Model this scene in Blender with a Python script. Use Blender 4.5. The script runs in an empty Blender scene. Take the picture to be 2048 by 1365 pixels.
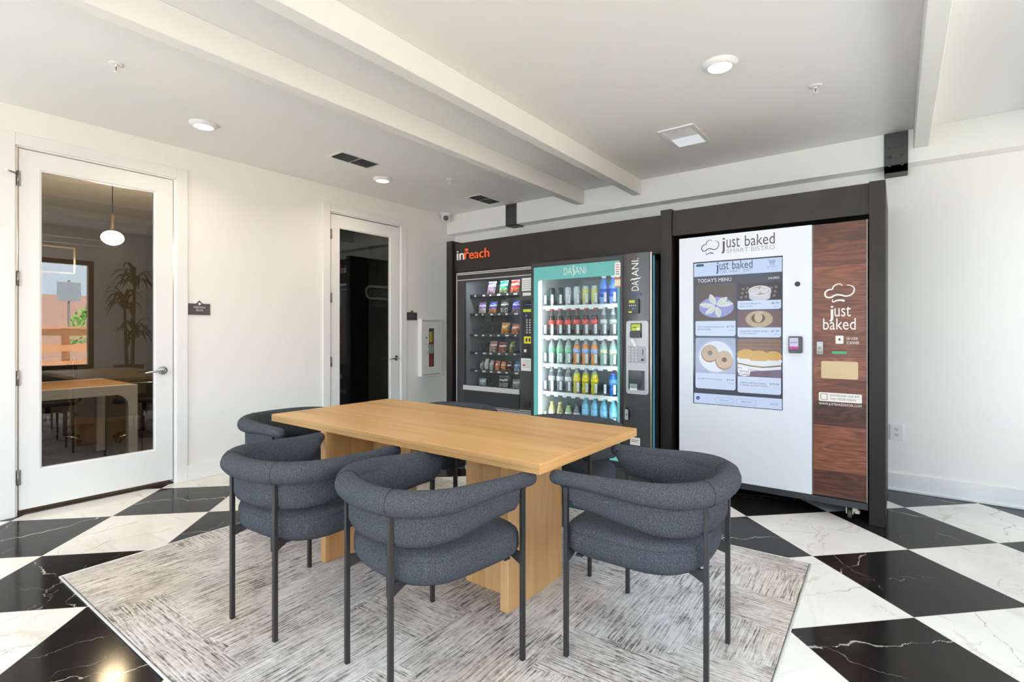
import bpy, bmesh, math, random
from mathutils import Vector
S = bpy.context.scene
COL = S.collection
R = math.radians

# ------------------------------------------------------------------ camera, world, exposure
EXPO = -0.24
EM = 1.0 / 2 ** EXPO                       # emission that displays at its own colour
cam = bpy.data.objects.new('camera', bpy.data.cameras.new('camera'))
COL.objects.link(cam)
cam.data.sensor_width = 36; cam.data.lens = 1025.0 / 2048 * 36
cam.data.shift_x = -5.6 / 2048; cam.data.shift_y = -19.8 / 2048
cam.data.clip_start = 0.05
cam.location = (0, 0, 1.236); cam.rotation_euler = (R(90), 0, R(36.725))
S.camera = cam
S.view_settings.view_transform = 'Standard'; S.view_settings.look = 'None'
S.view_settings.exposure = EXPO; S.view_settings.gamma = 1; S.view_settings.use_curve_mapping = False
W = bpy.data.worlds.new('sky'); S.world = W; W.use_nodes = True
W.node_tree.nodes['Background'].inputs[0].default_value = (0.74, 0.87, 1.0, 1)
W.node_tree.nodes['Background'].inputs[1].default_value = 8.5
sun = bpy.data.objects.new('sun', bpy.data.lights.new('sun', 'SUN')); COL.objects.link(sun)
sun.data.energy = 300; sun.data.angle = R(1.5); sun.data.color = (1, 0.98, 0.95)
sun.rotation_euler = Vector((0.18, -0.15, -0.97)).to_track_quat('-Z', 'Y').to_euler()   # high sun behind the building: lights the ground outside
cy = S.cycles
cy.max_bounces = 9; cy.diffuse_bounces = 6; cy.glossy_bounces = 4; cy.transmission_bounces = 6
cy.transparent_max_bounces = 12; cy.caustics_reflective = False; cy.caustics_refractive = False
cy.sample_clamp_indirect = 4; cy.use_denoising = True; cy.blur_glossy = 0.5

XW, XR, YB, YF, ZC = -4.695, 1.5, 4.963, -2.5, 2.736   # left wall, right wall, back wall, wall behind the camera, ceiling
WINDOWS = [('x', XR, 0.2, 2.706, 0.60, 2.42), ('x', XR, -2.1, 0.0, 0.20, 2.52), ('x', XR, 3.85, 4.65, 0.20, 2.52),  # third one, near the back corner, is added to brighten the right side
           ('y', YF, -4.4, -1.75, 0.12, 2.58), ('y', YF, -1.35, 1.3, 0.12, 2.58)]  # unseen front pair, enlarged to let more daylight into the room
for ax, p, a0, a1, z0, z1 in WINDOWS:      # sky portals in the window openings
    l = bpy.data.lights.new('window_portal', 'AREA'); l.shape = 'RECTANGLE'
    l.size = a1 - a0; l.size_y = z1 - z0; l.cycles.is_portal = True
    o = bpy.data.objects.new('window_portal', l); COL.objects.link(o)
    if ax == 'x':
        o.location = (p + 0.16, (a0 + a1) / 2, (z0 + z1) / 2); o.rotation_euler = (R(90), 0, R(90))
    else:
        o.location = ((a0 + a1) / 2, p - 0.16, (z0 + z1) / 2); o.rotation_euler = (R(90), 0, 0)
    # an area light shines along its local -Z
    d = Vector((-1, 0, 0)) if ax == 'x' else Vector((0, 1, 0))
    o.rotation_euler = d.to_track_quat('-Z', 'Z').to_euler()

# ------------------------------------------------------------------ materials
def srgb(c):
    r = []
    for x in c:
        x = x / 255.0
        r.append(x / 12.92 if x <= 0.04045 else ((x + 0.055) / 1.055) ** 2.4)
    return (r[0], r[1], r[2], 1)
MATS = {}
def nt(name):
    m = bpy.data.materials.new(name); m.use_nodes = True
    return m, m.node_tree, m.node_tree.nodes['Principled BSDF']
def N(t, typ, **kw):
    n = t.nodes.new(typ)
    for k, v in kw.items():
        setattr(n, k, v)
    return n
def link(t, a, b):
    t.links.new(a, b)
def inp(t, node, i, v):
    if isinstance(v, bpy.types.NodeSocket): t.links.new(v, node.inputs[i])
    else: node.inputs[i].default_value = v
def MA(t, op, a, b=0.0, c=0.0):
    n = N(t, 'ShaderNodeMath', operation=op)
    inp(t, n, 0, a); inp(t, n, 1, b); inp(t, n, 2, c)
    return n.outputs[0]
def MIX(t, f, a, b, mode='MIX'):
    n = N(t, 'ShaderNodeMixRGB', blend_type=mode)
    inp(t, n, 0, f); inp(t, n, 1, a); inp(t, n, 2, b)
    return n.outputs[0]
def NOISE(t, vec, scale, detail=3, rough=0.5, dist=0.0):
    n = N(t, 'ShaderNodeTexNoise')
    if vec is not None: link(t, vec, n.inputs['Vector'])
    n.inputs['Scale'].default_value = scale; n.inputs['Detail'].default_value = detail
    n.inputs['Roughness'].default_value = rough; n.inputs['Distortion'].default_value = dist
    return n.outputs[0]
def RAMP(t, f, stops):
    n = N(t, 'ShaderNodeValToRGB'); link(t, f, n.inputs[0])
    e = n.color_ramp.elements
    while len(e) < len(stops): e.new(0.5)
    for i, (p, c) in enumerate(stops):
        e[i].position = p; e[i].color = c if len(c) == 4 else (*c, 1)
    return n.outputs[0]
def g(v): return (v, v, v, 1)
def COMB(t, x, y, z):
    n = N(t, 'ShaderNodeCombineXYZ'); inp(t, n, 0, x); inp(t, n, 1, y); inp(t, n, 2, z)
    return n.outputs[0]
def SCALE(t, vec, s, loc=(0, 0, 0)):
    n = N(t, 'ShaderNodeMapping'); link(t, vec, n.inputs[0])
    n.inputs['Scale'].default_value = s; n.inputs['Location'].default_value = loc
    return n.outputs[0]
def OBJC(t): return N(t, 'ShaderNodeTexCoord').outputs['Object']
def POS(t): return N(t, 'ShaderNodeNewGeometry').outputs['Position']
def SEP(t, vec):
    n = N(t, 'ShaderNodeSeparateXYZ'); link(t, vec, n.inputs[0]); return n.outputs
def BUMP(t, b, h, strength, dist=0.002):
    n = N(t, 'ShaderNodeBump'); link(t, h, n.inputs['Height'])
    n.inputs['Strength'].default_value = strength; n.inputs['Distance'].default_value = dist
    link(t, n.outputs[0], b.inputs['Normal'])
def pm(name, col, rough=0.5, metal=0.0, bump=None, var=0.0, coat=0.0, spec=0.5):
    """plain surface: colour, a little procedural mottling, optional fine bump"""
    if name in MATS: return MATS[name]
    m, t, b = nt(name)
    c = srgb(col)
    b.inputs['Roughness'].default_value = rough; b.inputs['Metallic'].default_value = metal
    b.inputs['Coat Weight'].default_value = coat; b.inputs['Specular IOR Level'].default_value = spec
    b.inputs['Base Color'].default_value = c
    if var or bump:
        co = OBJC(t)
        if var:
            n = NOISE(t, co, 6, 4)
            lo = tuple(x * (1 - var) for x in c[:3]) + (1,); hi = tuple(min(1, x * (1 + var)) for x in c[:3]) + (1,)
            link(t, RAMP(t, n, [(0.3, lo), (0.7, hi)]), b.inputs['Base Color'])
        if bump: BUMP(t, b, NOISE(t, co, bump[0], 2), bump[1], bump[2])
    MATS[name] = m
    return m
def em(name, col, k=1.0):
    if name in MATS: return MATS[name]
    m, t, b = nt(name)
    b.inputs['Base Color'].default_value = (0.02, 0.02, 0.02, 1); b.inputs['Roughness'].default_value = 0.12; b.inputs['Specular IOR Level'].default_value = 0.12
    b.inputs['Emission Color'].default_value = srgb(col); b.inputs['Emission Strength'].default_value = k * EM
    MATS[name] = m
    return m
def glassm(name, tint, refl, rough=0.0):
    """thin pane: clear tinted transmission plus mirror reflection"""
    if name in MATS: return MATS[name]
    m, t, b = nt(name); t.nodes.remove(b)
    tr = N(t, 'ShaderNodeBsdfTransparent'); tr.inputs[0].default_value = (*tint, 1)
    gl = N(t, 'ShaderNodeBsdfGlossy'); gl.inputs['Roughness'].default_value = rough
    ge = N(t, 'ShaderNodeNewGeometry')                  # Schlick reflectance, the same from both faces of the pane
    dt = N(t, 'ShaderNodeVectorMath', operation='DOT_PRODUCT'); link(t, ge.outputs['Normal'], dt.inputs[0]); link(t, ge.outputs['Incoming'], dt.inputs[1])
    k = MA(t, 'POWER', MA(t, 'SUBTRACT', 1.0, MA(t, 'ABSOLUTE', dt.outputs['Value'])), 5.0)
    f = MA(t, 'MULTIPLY_ADD', k, 0.75, refl + 0.02)
    mx = N(t, 'ShaderNodeMixShader'); link(t, f, mx.inputs[0]); link(t, tr.outputs[0], mx.inputs[1]); link(t, gl.outputs[0], mx.inputs[2])
    link(t, mx.outputs[0], t.nodes['Material Output'].inputs[0])
    MATS[name] = m
    return m

white_wall = pm('white_wall_paint', (240, 239, 234), 0.6, bump=(60, 0.05, 0.002))
white_ceil = pm('white_ceiling_paint', (240, 239, 235), 0.75, bump=(80, 0.06, 0.002))
white_trim = pm('white_trim_paint', (236, 236, 234), 0.35)
white_plastic = pm('white_plastic', (232, 232, 230), 0.4)
black_metal = pm('black_powder_coat', (38, 36, 37), 0.45, bump=(300, 0.1, 0.0005))
chrome = pm('brushed_chrome', (190, 190, 190), 0.18, 1.0)
steel = pm('hinge_steel', (150, 148, 145), 0.35, 1.0)
brass = pm('brushed_brass', (200, 160, 90), 0.3, 1.0)
black = pm('black_plastic', (20, 20, 21), 0.35)
dark_void = pm('dark_recess', (12, 12, 12), 0.8)
surround_m = pm('dark_bronze_laminate', (30, 26, 24), 0.5, var=0.12, bump=(40, 0.08, 0.002), spec=0.25)

def make_beam_paint():
    m, t, b = nt('white_painted_rough_wood')
    co = SCALE(t, OBJC(t), (14, 0.7, 14))
    n = NOISE(t, co, 3.0, 5, 0.6, 0.6)
    wv = MA(t, 'SINE', MA(t, 'MULTIPLY', n, 70))
    b.inputs['Base Color'].default_value = srgb((236, 236, 232)); b.inputs['Roughness'].default_value = 0.5
    BUMP(t, b, wv, 0.12, 0.003)
    return m
beam_m = make_beam_paint()

def make_floor():
    m, t, b = nt('polished_checker_marble_tile')
    p = SEP(t, POS(t))
    ax, ay = -0.373, 3.232
    dx = MA(t, 'SUBTRACT', p[0], ax); dy = MA(t, 'SUBTRACT', p[1], ay)
    u = MA(t, 'DIVIDE', MA(t, 'SUBTRACT', dx, dy), 2 * 0.431)
    v = MA(t, 'DIVIDE', MA(t, 'ADD', dx, dy), 2 * 0.423)
    iu = MA(t, 'FLOOR', u); iv = MA(t, 'FLOOR', v)
    par = MA(t, 'FLOORED_MODULO', MA(t, 'ADD', iu, iv), 2.0)          # 0 dark, 1 white
    fu = MA(t, 'FRACT', u); fv = MA(t, 'FRACT', v)
    eu = MA(t, 'MINIMUM', fu, MA(t, 'SUBTRACT', 1.0, fu)); ev = MA(t, 'MINIMUM', fv, MA(t, 'SUBTRACT', 1.0, fv))
    edge = MA(t, 'LESS_THAN', MA(t, 'MINIMUM', eu, ev), 0.0032)
    wn = N(t, 'ShaderNodeTexWhiteNoise', noise_dimensions='2D')
    link(t, COMB(t, iu, iv, 0.0), wn.inputs['Vector'])
    off = N(t, 'ShaderNodeVectorMath', operation='SCALE'); link(t, wn.outputs['Color'], off.inputs[0]); off.inputs['Scale'].default_value = 37.0
    ang = MA(t, 'MULTIPLY', wn.outputs['Value'], 6.283)
    ca = MA(t, 'COSINE', ang); sa = MA(t, 'SINE', ang)
    lx = MA(t, 'SUBTRACT', MA(t, 'MULTIPLY', u, ca), MA(t, 'MULTIPLY', v, sa))
    ly = MA(t, 'ADD', MA(t, 'MULTIPLY', u, sa), MA(t, 'MULTIPLY', v, ca))
    add = N(t, 'ShaderNodeVectorMath', operation='ADD'); link(t, COMB(t, lx, ly, 0.0), add.inputs[0]); link(t, off.outputs[0], add.inputs[1])
    co = add.outputs[0]
    cu_ = MA(t, 'SUBTRACT', fu, 0.5); cv_ = MA(t, 'SUBTRACT', fv, 0.5)
    rnd = SEP(t, wn.outputs['Color'])
    def crack(k, amp, width, turn, shift, lo, hi):
        """one thin wandering vein across each tile, at that tile's own angle, broken up along its length"""
        an = MA(t, 'MULTIPLY_ADD', rnd[k % 3], 2.4, turn); c_ = MA(t, 'COSINE', an); s_ = MA(t, 'SINE', an)
        px = MA(t, 'ADD', MA(t, 'MULTIPLY', cu_, c_), MA(t, 'MULTIPLY', cv_, s_)); py = MA(t, 'SUBTRACT', MA(t, 'MULTIPLY', cv_, c_), MA(t, 'MULTIPLY', cu_, s_))
        sd = MA(t, 'MULTIPLY_ADD', rnd[(k + 1) % 3], 50.0, k * 7.0)
        q = COMB(t, MA(t, 'ADD', px, sd), MA(t, 'MULTIPLY', py, 0.5), sd)
        w1 = MA(t, 'MULTIPLY', MA(t, 'SUBTRACT', NOISE(t, q, 2.2, 2), 0.5), amp)
        w2 = MA(t, 'MULTIPLY', MA(t, 'SUBTRACT', NOISE(t, q, 11.0, 4, 0.65), 0.5), amp * 0.22)
        ce = MA(t, 'MULTIPLY_ADD', rnd[(k + 2) % 3], 0.8, shift)
        d = MA(t, 'ABSOLUTE', MA(t, 'SUBTRACT', py, MA(t, 'ADD', ce, MA(t, 'ADD', w1, w2))))
        wd = MA(t, 'MULTIPLY', RAMP(t, NOISE(t, q, 5.0, 2), [(lo, g(0.04)), (hi, g(1))]), width)
        return MA(t, 'SUBTRACT', 1.0, MA(t, 'MINIMUM', MA(t, 'DIVIDE', d, wd), 1.0))
    k1 = crack(0, 0.5, 0.013, 0.2, -0.4, 0.38, 0.62); k2 = crack(1, 0.6, 0.007, 1.4, -0.3, 0.44, 0.6); k3 = crack(2, 0.8, 0.006, 2.3, -0.5, 0.48, 0.6)
    k4 = crack(4, 0.6, 0.06, 0.9, -0.4, 0.42, 0.7); k5 = crack(5, 0.9, 0.010, 0.0, -0.2, 0.46, 0.6)
    dark = RAMP(t, NOISE(t, co, 3, 4), [(0.3, srgb((24, 22, 22))), (0.7, srgb((35, 32, 31)))])
    dark = MIX(t, MA(t, 'MULTIPLY', k1, 0.8), dark, srgb((205, 198, 186)))
    dark = MIX(t, MA(t, 'MULTIPLY', k2, 0.55), dark, srgb((180, 170, 160)))
    dark = MIX(t, MA(t, 'MULTIPLY', k3, 0.5), dark, srgb((150, 140, 130)))
    wht = RAMP(t, NOISE(t, co, 2, 3), [(0.3, srgb((226, 220, 212))), (0.7, srgb((238, 234, 228)))])
    streak = RAMP(t, NOISE(t, SCALE(t, co, (0.6, 3.5, 1)), 2.4, 6, 0.65), [(0.56, g(0)), (0.74, g(1))])
    wht = MIX(t, MA(t, 'MULTIPLY', k4, 0.34), wht, srgb((176, 152, 110)))
    wht = MIX(t, MA(t, 'MULTIPLY', streak, 0.28), wht, srgb((168, 158, 144)))
    wht = MIX(t, MA(t, 'MULTIPLY', k1, 0.62), wht, srgb((150, 126, 88)))
    wht = MIX(t, MA(t, 'MULTIPLY', k2, 0.55), wht, srgb((130, 122, 116)))
    wht = MIX(t, MA(t, 'MULTIPLY', k3, 0.5), wht, srgb((120, 112, 106)))
    wht = MIX(t, MA(t, 'MULTIPLY', k5, 0.35), wht, srgb((150, 144, 138)))
    c = MIX(t, par, dark, wht)
    c = MIX(t, MA(t, 'MULTIPLY', edge, 0.6), c, srgb((205, 196, 184)))
    link(t, c, b.inputs['Base Color'])
    b.inputs['Roughness'].default_value = 0.12; b.inputs['Specular IOR Level'].default_value = 0.11
    return m
floor_m = make_floor()

def make_rug():
    m, t, b = nt('distressed_hatched_rug')
    o = OBJC(t)
    wob = NOISE(t, o, 2.2, 5, 0.7)
    p = SEP(t, o)
    cell = 0.42
    cx = MA(t, 'FLOOR', MA(t, 'DIVIDE', MA(t, 'ADD', p[0], MA(t, 'MULTIPLY', wob, 0.45)), cell))
    row = MA(t, 'MULTIPLY', MA(t, 'FLOORED_MODULO', cx, 3.0), 0.13)
    cyy = MA(t, 'FLOOR', MA(t, 'DIVIDE', MA(t, 'ADD', MA(t, 'ADD', p[1], row), MA(t, 'MULTIPLY', wob, -0.4)), cell * 0.72))
    wn = N(t, 'ShaderNodeTexWhiteNoise', noise_dimensions='2D'); link(t, COMB(t, cx, cyy, 0), wn.inputs['Vector'])
    par = MA(t, 'GREATER_THAN', wn.outputs['Value'], 0.5)
    def hatch(sx, sy, seed):
        a = NOISE(t, SCALE(t, o, (sx, sy, 1), (seed, seed, 0)), 1.0, 2, 0.5, 0.35)
        c = NOISE(t, SCALE(t, o, (sx * 4, sy * 1.6, 1), (seed + 3, seed, 0)), 1.0, 2, 0.5, 0.2)
        return MA(t, 'MULTIPLY_ADD', c, 0.34, MA(t, 'MULTIPLY', a, 0.66))
    h = MIX(t, par, hatch(6.5, 150, 1.0), hatch(150, 6.5, 7.0))
    hb = N(t, 'ShaderNodeRGBToBW'); link(t, h, hb.inputs[0]); hv = hb.outputs[0]
    patch = NOISE(t, o, 2.6, 5, 0.65)
    fleck = NOISE(t, o, 55, 3, 0.6)
    hh = MA(t, 'ADD', MA(t, 'SUBTRACT', hv, MA(t, 'MULTIPLY_ADD', patch, 0.42, -0.21)), MA(t, 'MULTIPLY_ADD', fleck, 0.26, -0.13))
    base = RAMP(t, hh, [(0.33, srgb((86, 82, 82))), (0.40, srgb((146, 141, 138))), (0.47, srgb((194, 189, 185))), (0.60, srgb((232, 229, 224)))])
    tone = RAMP(t, NOISE(t, o, 0.9, 3), [(0.38, srgb((238, 228, 218))), (0.62, srgb((240, 242, 248)))])
    base = MIX(t, 0.9, base, tone, 'MULTIPLY')
    blot = RAMP(t, NOISE(t, SCALE(t, o, (1, 1, 1), (4, 4, 0)), 4.0, 5, 0.65), [(0.5, g(0)), (0.68, g(1))])
    base = MIX(t, MA(t, 'MULTIPLY', blot, 0.42), base, srgb((160, 148, 140)))
    link(t, base, b.inputs['Base Color'])
    b.inputs['Roughness'].default_value = 0.95; b.inputs['Specular IOR Level'].default_value = 0.15
    BUMP(t, b, MA(t, 'ADD', hv, MA(t, 'MULTIPLY', NOISE(t, o, 260, 1), 0.3)), 0.5, 0.004)
    return m
rug_m = make_rug()

def make_oak(name, axis, k=1.0, b_=0):
    m, t, b = nt(name)
    sc = {'x': (0.6, 9, 9), 'y': (9, 0.6, 9), 'z': (9, 9, 0.6)}[axis]
    sf = {'x': (3, 160, 160), 'y': (160, 3, 160), 'z': (160, 160, 3)}[axis]
    o = OBJC(t)
    n1 = NOISE(t, SCALE(t, o, sc), 1.0, 4, 0.55, 0.5)
    n2 = NOISE(t, SCALE(t, o, sf), 1.0, 2, 0.5)
    v = MA(t, 'MULTIPLY_ADD', n1, 0.75, MA(t, 'MULTIPLY', n2, 0.25))
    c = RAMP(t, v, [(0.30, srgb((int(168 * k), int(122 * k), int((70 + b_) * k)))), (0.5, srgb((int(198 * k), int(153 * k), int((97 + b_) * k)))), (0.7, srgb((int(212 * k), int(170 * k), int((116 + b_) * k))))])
    link(t, c, b.inputs['Base Color']); b.inputs['Roughness'].default_value = 0.42
    BUMP(t, b, n2, 0.08, 0.001)
    return m
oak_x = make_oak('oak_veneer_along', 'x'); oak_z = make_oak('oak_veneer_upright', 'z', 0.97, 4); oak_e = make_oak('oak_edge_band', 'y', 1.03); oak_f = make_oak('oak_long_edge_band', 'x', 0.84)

def make_boucle():
    m, t, b = nt('charcoal_boucle')
    o = OBJC(t)
    n = NOISE(t, o, 250, 3, 0.7)
    c = RAMP(t, n, [(0.32, srgb((56, 59, 63))), (0.52, srgb((76, 80, 86))), (0.70, srgb((102, 108, 116)))])
    link(t, c, b.inputs['Base Color']); b.inputs['Roughness'].default_value = 0.97
    b.inputs['Specular IOR Level'].default_value = 0.08
    BUMP(t, b, n, 1.0, 0.006)
    return m
boucle = make_boucle()

def make_plank():
    m, t, b = nt('dark_walnut_plank_print')
    p = SEP(t, POS(t))
    row = MA(t, 'FLOOR', MA(t, 'DIVIDE', p[2], 0.152))
    wn = N(t, 'ShaderNodeTexWhiteNoise', noise_dimensions='1D'); link(t, row, wn.inputs['W'])
    sh = MA(t, 'MULTIPLY', wn.outputs['Value'], 20)
    co = COMB(t, MA(t, 'MULTIPLY_ADD', p[0], 2.0, sh), 0.0, MA(t, 'MULTIPLY_ADD', p[2], 12, sh))
    n = NOISE(t, co, 1.0, 2, 0.4, 0.5)
    rings = MA(t, 'SINE', MA(t, 'MULTIPLY', n, 52))
    fine = NOISE(t, COMB(t, MA(t, 'MULTIPLY', p[0], 9), 0.0, MA(t, 'MULTIPLY', p[2], 230)), 1.0, 2)
    v = MA(t, 'ADD', MA(t, 'MULTIPLY_ADD', rings, 0.055, 0.16), MA(t, 'MULTIPLY', fine, 0.44))
    v = MA(t, 'ADD', v, MA(t, 'MULTIPLY_ADD', wn.outputs['Value'], 0.26, -0.06))
    c = RAMP(t, v, [(0.22, srgb((44, 25, 20))), (0.40, srgb((82, 47, 36))), (0.55, srgb((118, 70, 52))), (0.72, srgb((150, 98, 73)))])
    fz = MA(t, 'FRACT', MA(t, 'DIVIDE', p[2], 0.152))
    c = MIX(t, MA(t, 'MULTIPLY', MA(t, 'LESS_THAN', fz, 0.02), 0.7), c, srgb((30, 18, 14)))
    link(t, c, b.inputs['Base Color']); b.inputs['Roughness'].default_value = 0.4; b.inputs['Specular IOR Level'].default_value = 0.3
    return m
plank_m = make_plank()

door_glass = glassm('door_glass', (0.68, 0.68, 0.66), 0.075)
win_glass = glassm('window_glass', (0.97, 0.98, 0.98), 0.0)
case_glass = glassm('vending_glass', (0.93, 0.95, 0.95), 0.006)
clear_plastic = glassm('clear_plastic', (0.80, 0.85, 0.86), 0.05, 0.15)

# ------------------------------------------------------------------ mesh builder
def FB(y): return lambda a, b, d: (a, y - d, b)            # faces -Y; a = x, b = z
def FL(x): return lambda a, b, d: (x + d, a, b)            # faces +X; a = y, b = z
def FW(x): return lambda a, b, d: (x - d, -a, b)           # faces -X; a = -y, b = z
def FU(z): return lambda a, b, d: (a, b, z + d)            # faces up
def FD(z): return lambda a, b, d: (a, b, z - d)            # faces down
def arc(cx, cz, rx, rz, a0, a1, n):
    return [(cx + rx * math.cos(R(a0 + (a1 - a0) * i / n)), cz + rz * math.sin(R(a0 + (a1 - a0) * i / n))) for i in range(n + 1)]
def oval(cx, cz, rx, rz, n=24): return arc(cx, cz, rx, rz, 0, 360, n)[:-1]
def rrect(x0, z0, x1, z1, r, n=4):
    if r <= 0: return [(x0, z0), (x1, z0), (x1, z1), (x0, z1)]
    return (arc(x1 - r, z0 + r, r, r, -90, 0, n) + arc(x1 - r, z1 - r, r, r, 0, 90, n) +
            arc(x0 + r, z1 - r, r, r, 90, 180, n) + arc(x0 + r, z0 + r, r, r, 180, 270, n))
class MB:
    def __init__(s): s.v = []; s.f = []; s.m = []; s.s = []
    def add(s, vs, fs, m, smooth=False):
        o = len(s.v); s.v += [tuple(x) for x in vs]
        for f in fs:
            s.f.append([o + i for i in f]); s.m.append(m); s.s.append(smooth)
        return s
    def box(s, a, b, m):
        x0, y0, z0 = (min(p, q) for p, q in zip(a, b)); x1, y1, z1 = (max(p, q) for p, q in zip(a, b))
        return s.add([(x0, y0, z0), (x1, y0, z0), (x1, y1, z0), (x0, y1, z0), (x0, y0, z1), (x1, y0, z1), (x1, y1, z1), (x0, y1, z1)],
                     [(0, 3, 2, 1), (4, 5, 6, 7), (0, 1, 5, 4), (1, 2, 6, 5), (2, 3, 7, 6), (3, 0, 4, 7)], m)
    def prism(s, fr, pts, d0, d1, m):
        n = len(pts)
        vs = [fr(a, b, d0) for a, b in pts] + [fr(a, b, d1) for a, b in pts]
        fs = [list(range(n))[::-1], list(range(n, 2 * n))] + [(i, (i + 1) % n, n + (i + 1) % n, n + i) for i in range(n)]
        return s.add(vs, fs, m)
    def rect(s, fr, x0, z0, x1, z1, d0, d1, m, r=0.0):
        return s.prism(fr, rrect(x0, z0, x1, z1, r), d0, d1, m)
    def ring(s, fr, outer, inner, d0, d1, m):
        n = len(outer)
        vs = [fr(a, b, d0) for a, b in outer] + [fr(a, b, d1) for a, b in outer] + [fr(a, b, d0) for a, b in inner] + [fr(a, b, d1) for a, b in inner]
        fs = []
        for i in range(n):
            j = (i + 1) % n
            fs += [(i, j, n + j, n + i), (2 * n + j, 2 * n + i, 3 * n + i, 3 * n + j), (n + i, n + j, 3 * n + j, 3 * n + i), (j, i, 2 * n + i, 2 * n + j)]
        return s.add(vs, fs, m)
    def frame(s, fr, x0, z0, x1, z1, w, d0, d1, m, r=0.0, ri=0.0):
        k = 4 if (r or ri) else 0
        if not k: return s.ring(fr, rrect(x0, z0, x1, z1, 0), rrect(x0 + w, z0 + w, x1 - w, z1 - w, 0), d0, d1, m)
        return s.ring(fr, rrect(x0, z0, x1, z1, max(r, 1e-4)), rrect(x0 + w, z0 + w, x1 - w, z1 - w, max(ri, 1e-4)), d0, d1, m)
    def lathe(s, prof, c, m, n=20, smooth=True, sx=1.0):
        vs = []; k = len(prof)
        for r, z in prof:
            for i in range(n):
                a = 2 * math.pi * i / n
                vs.append((c[0] + r * math.cos(a) * sx, c[1] + r * math.sin(a), c[2] + z))
        fs = [(j * n + i, j * n + (i + 1) % n, (j + 1) * n + (i + 1) % n, (j + 1) * n + i) for j in range(k - 1) for i in range(n)]
        s.add(vs, fs, m, smooth)
        o = len(s.v) - len(vs)
        if prof[0][0] > 1e-5: s.f.append([o + i for i in range(n)][::-1]); s.m.append(m); s.s.append(False)
        if prof[-1][0] > 1e-5: s.f.append([o + (k - 1) * n + i for i in range(n)]); s.m.append(m); s.s.append(False)
        return s
    def tube(s, pts, r, m, n=10, closed=False, smooth=True, up=None):
        P = [Vector(p) for p in pts]; k = len(P)
        rr = r if isinstance(r, (list, tuple)) else [r] * k
        T = []
        for i in range(k):
            a = P[(i - 1) % k] if (closed or i > 0) else P[0]; b = P[(i + 1) % k] if (closed or i < k - 1) else P[-1]
            d = (b - a); T.append(d.normalized() if d.length > 1e-9 else Vector((0, 0, 1)))
        nrm = Vector(up) if up else (Vector((0, 0, 1)) if abs(T[0].z) < 0.9 else Vector((1, 0, 0)))
        vs = []
        for i in range(k):
            nrm = (nrm - T[i] * nrm.dot(T[i]))
            if nrm.length < 1e-6: nrm = T[i].orthogonal()
            nrm.normalize(); bi = T[i].cross(nrm)
            for j in range(n):
                a = 2 * math.pi * j / n
                vs.append(P[i] + (nrm * math.cos(a) + bi * math.sin(a)) * rr[i])
        fs = [(i * n + j, i * n + (j + 1) % n, ((i + 1) % k) * n + (j + 1) % n, ((i + 1) % k) * n + j) for i in range(k if closed else k - 1) for j in range(n)]
        s.add(vs, fs, m, smooth)
        if not closed:
            o = len(s.v) - len(vs)
            s.f.append([o + j for j in range(n)][::-1]); s.m.append(m); s.s.append(False)
            s.f.append([o + (k - 1) * n + j for j in range(n)]); s.m.append(m); s.s.append(False)
        return s
    def cyl(s, p0, p1, r, m, n=16, r1=None): return s.tube([p0, p1], [r, r if r1 is None else r1], m, n)
    def ell(s, c, rad, m, n=16, k=10):
        prof = [(math.sin(math.pi * i / k), -math.cos(math.pi * i / k)) for i in range(k + 1)]
        prof[0] = (1e-4, -1); prof[-1] = (1e-4, 1)
        vs = []
        for r, z in prof:
            for i in range(n):
                a = 2 * math.pi * i / n
                vs.append((c[0] + rad[0] * r * math.cos(a), c[1] + rad[1] * r * math.sin(a), c[2] + rad[2] * z))
        fs = [(j * n + i, j * n + (i + 1) % n, (j + 1) * n + (i + 1) % n, (j + 1) * n + i) for j in range(k) for i in range(n)]
        return s.add(vs, fs, m, True)
    def stroke(s, fr, pts, w, d0, d1, m, closed=False):
        """a ribbon of width w (number or list) along 2D points, raised from d0 to d1"""
        k = len(pts); ww = w if isinstance(w, (list, tuple)) else [w] * k
        L, Q = [], []
        for i in range(k):
            a = pts[(i - 1) % k] if (closed or i > 0) else pts[0]; b = pts[(i + 1) % k] if (closed or i < k - 1) else pts[-1]
            dx, dz = b[0] - a[0], b[1] - a[1]; l = math.hypot(dx, dz) or 1
            nx, nz = -dz / l * ww[i] / 2, dx / l * ww[i] / 2
            L.append((pts[i][0] + nx, pts[i][1] + nz)); Q.append((pts[i][0] - nx, pts[i][1] - nz))
        vs = [fr(*p, d1) for p in L] + [fr(*p, d1) for p in Q] + [fr(*p, d0) for p in L] + [fr(*p, d0) for p in Q]
        fs = []
        for i in range(k if closed else k - 1):
            j = (i + 1) % k
            fs += [(i, j, k + j, k + i), (2 * k + i, 2 * k + j, j, i), (k + i, k + j, 3 * k + j, 3 * k + i)]
        if not closed: fs += [(0, k, 3 * k, 2 * k), (k - 1, 2 * k - 1, 4 * k - 1, 3 * k - 1)]
        return s.add(vs, fs, m)
    def text(s, fr, txt, x0, z0, x1, z1, m, d=0.001, d0=0.0, bold=0.0, spin=0, shear=0.0):
        """lettering fitted into the box; spin=1 reads upwards"""
        cu = bpy.data.curves.new('lettering', 'FONT'); cu.body = txt; cu.size = 1.0; cu.offset = min(bold, 0.0); cu.resolution_u = 3; cu.shear = shear
        ob = bpy.data.objects.new('lettering', cu)
        me = bpy.data.meshes.new_from_object(ob)
        V = [(v.co.x, v.co.y) for v in me.vertices]; Fs = [list(p.vertices) for p in me.polygons]
        bpy.data.objects.remove(ob); bpy.data.curves.remove(cu); bpy.data.meshes.remove(me)
        if not V: return s
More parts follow.
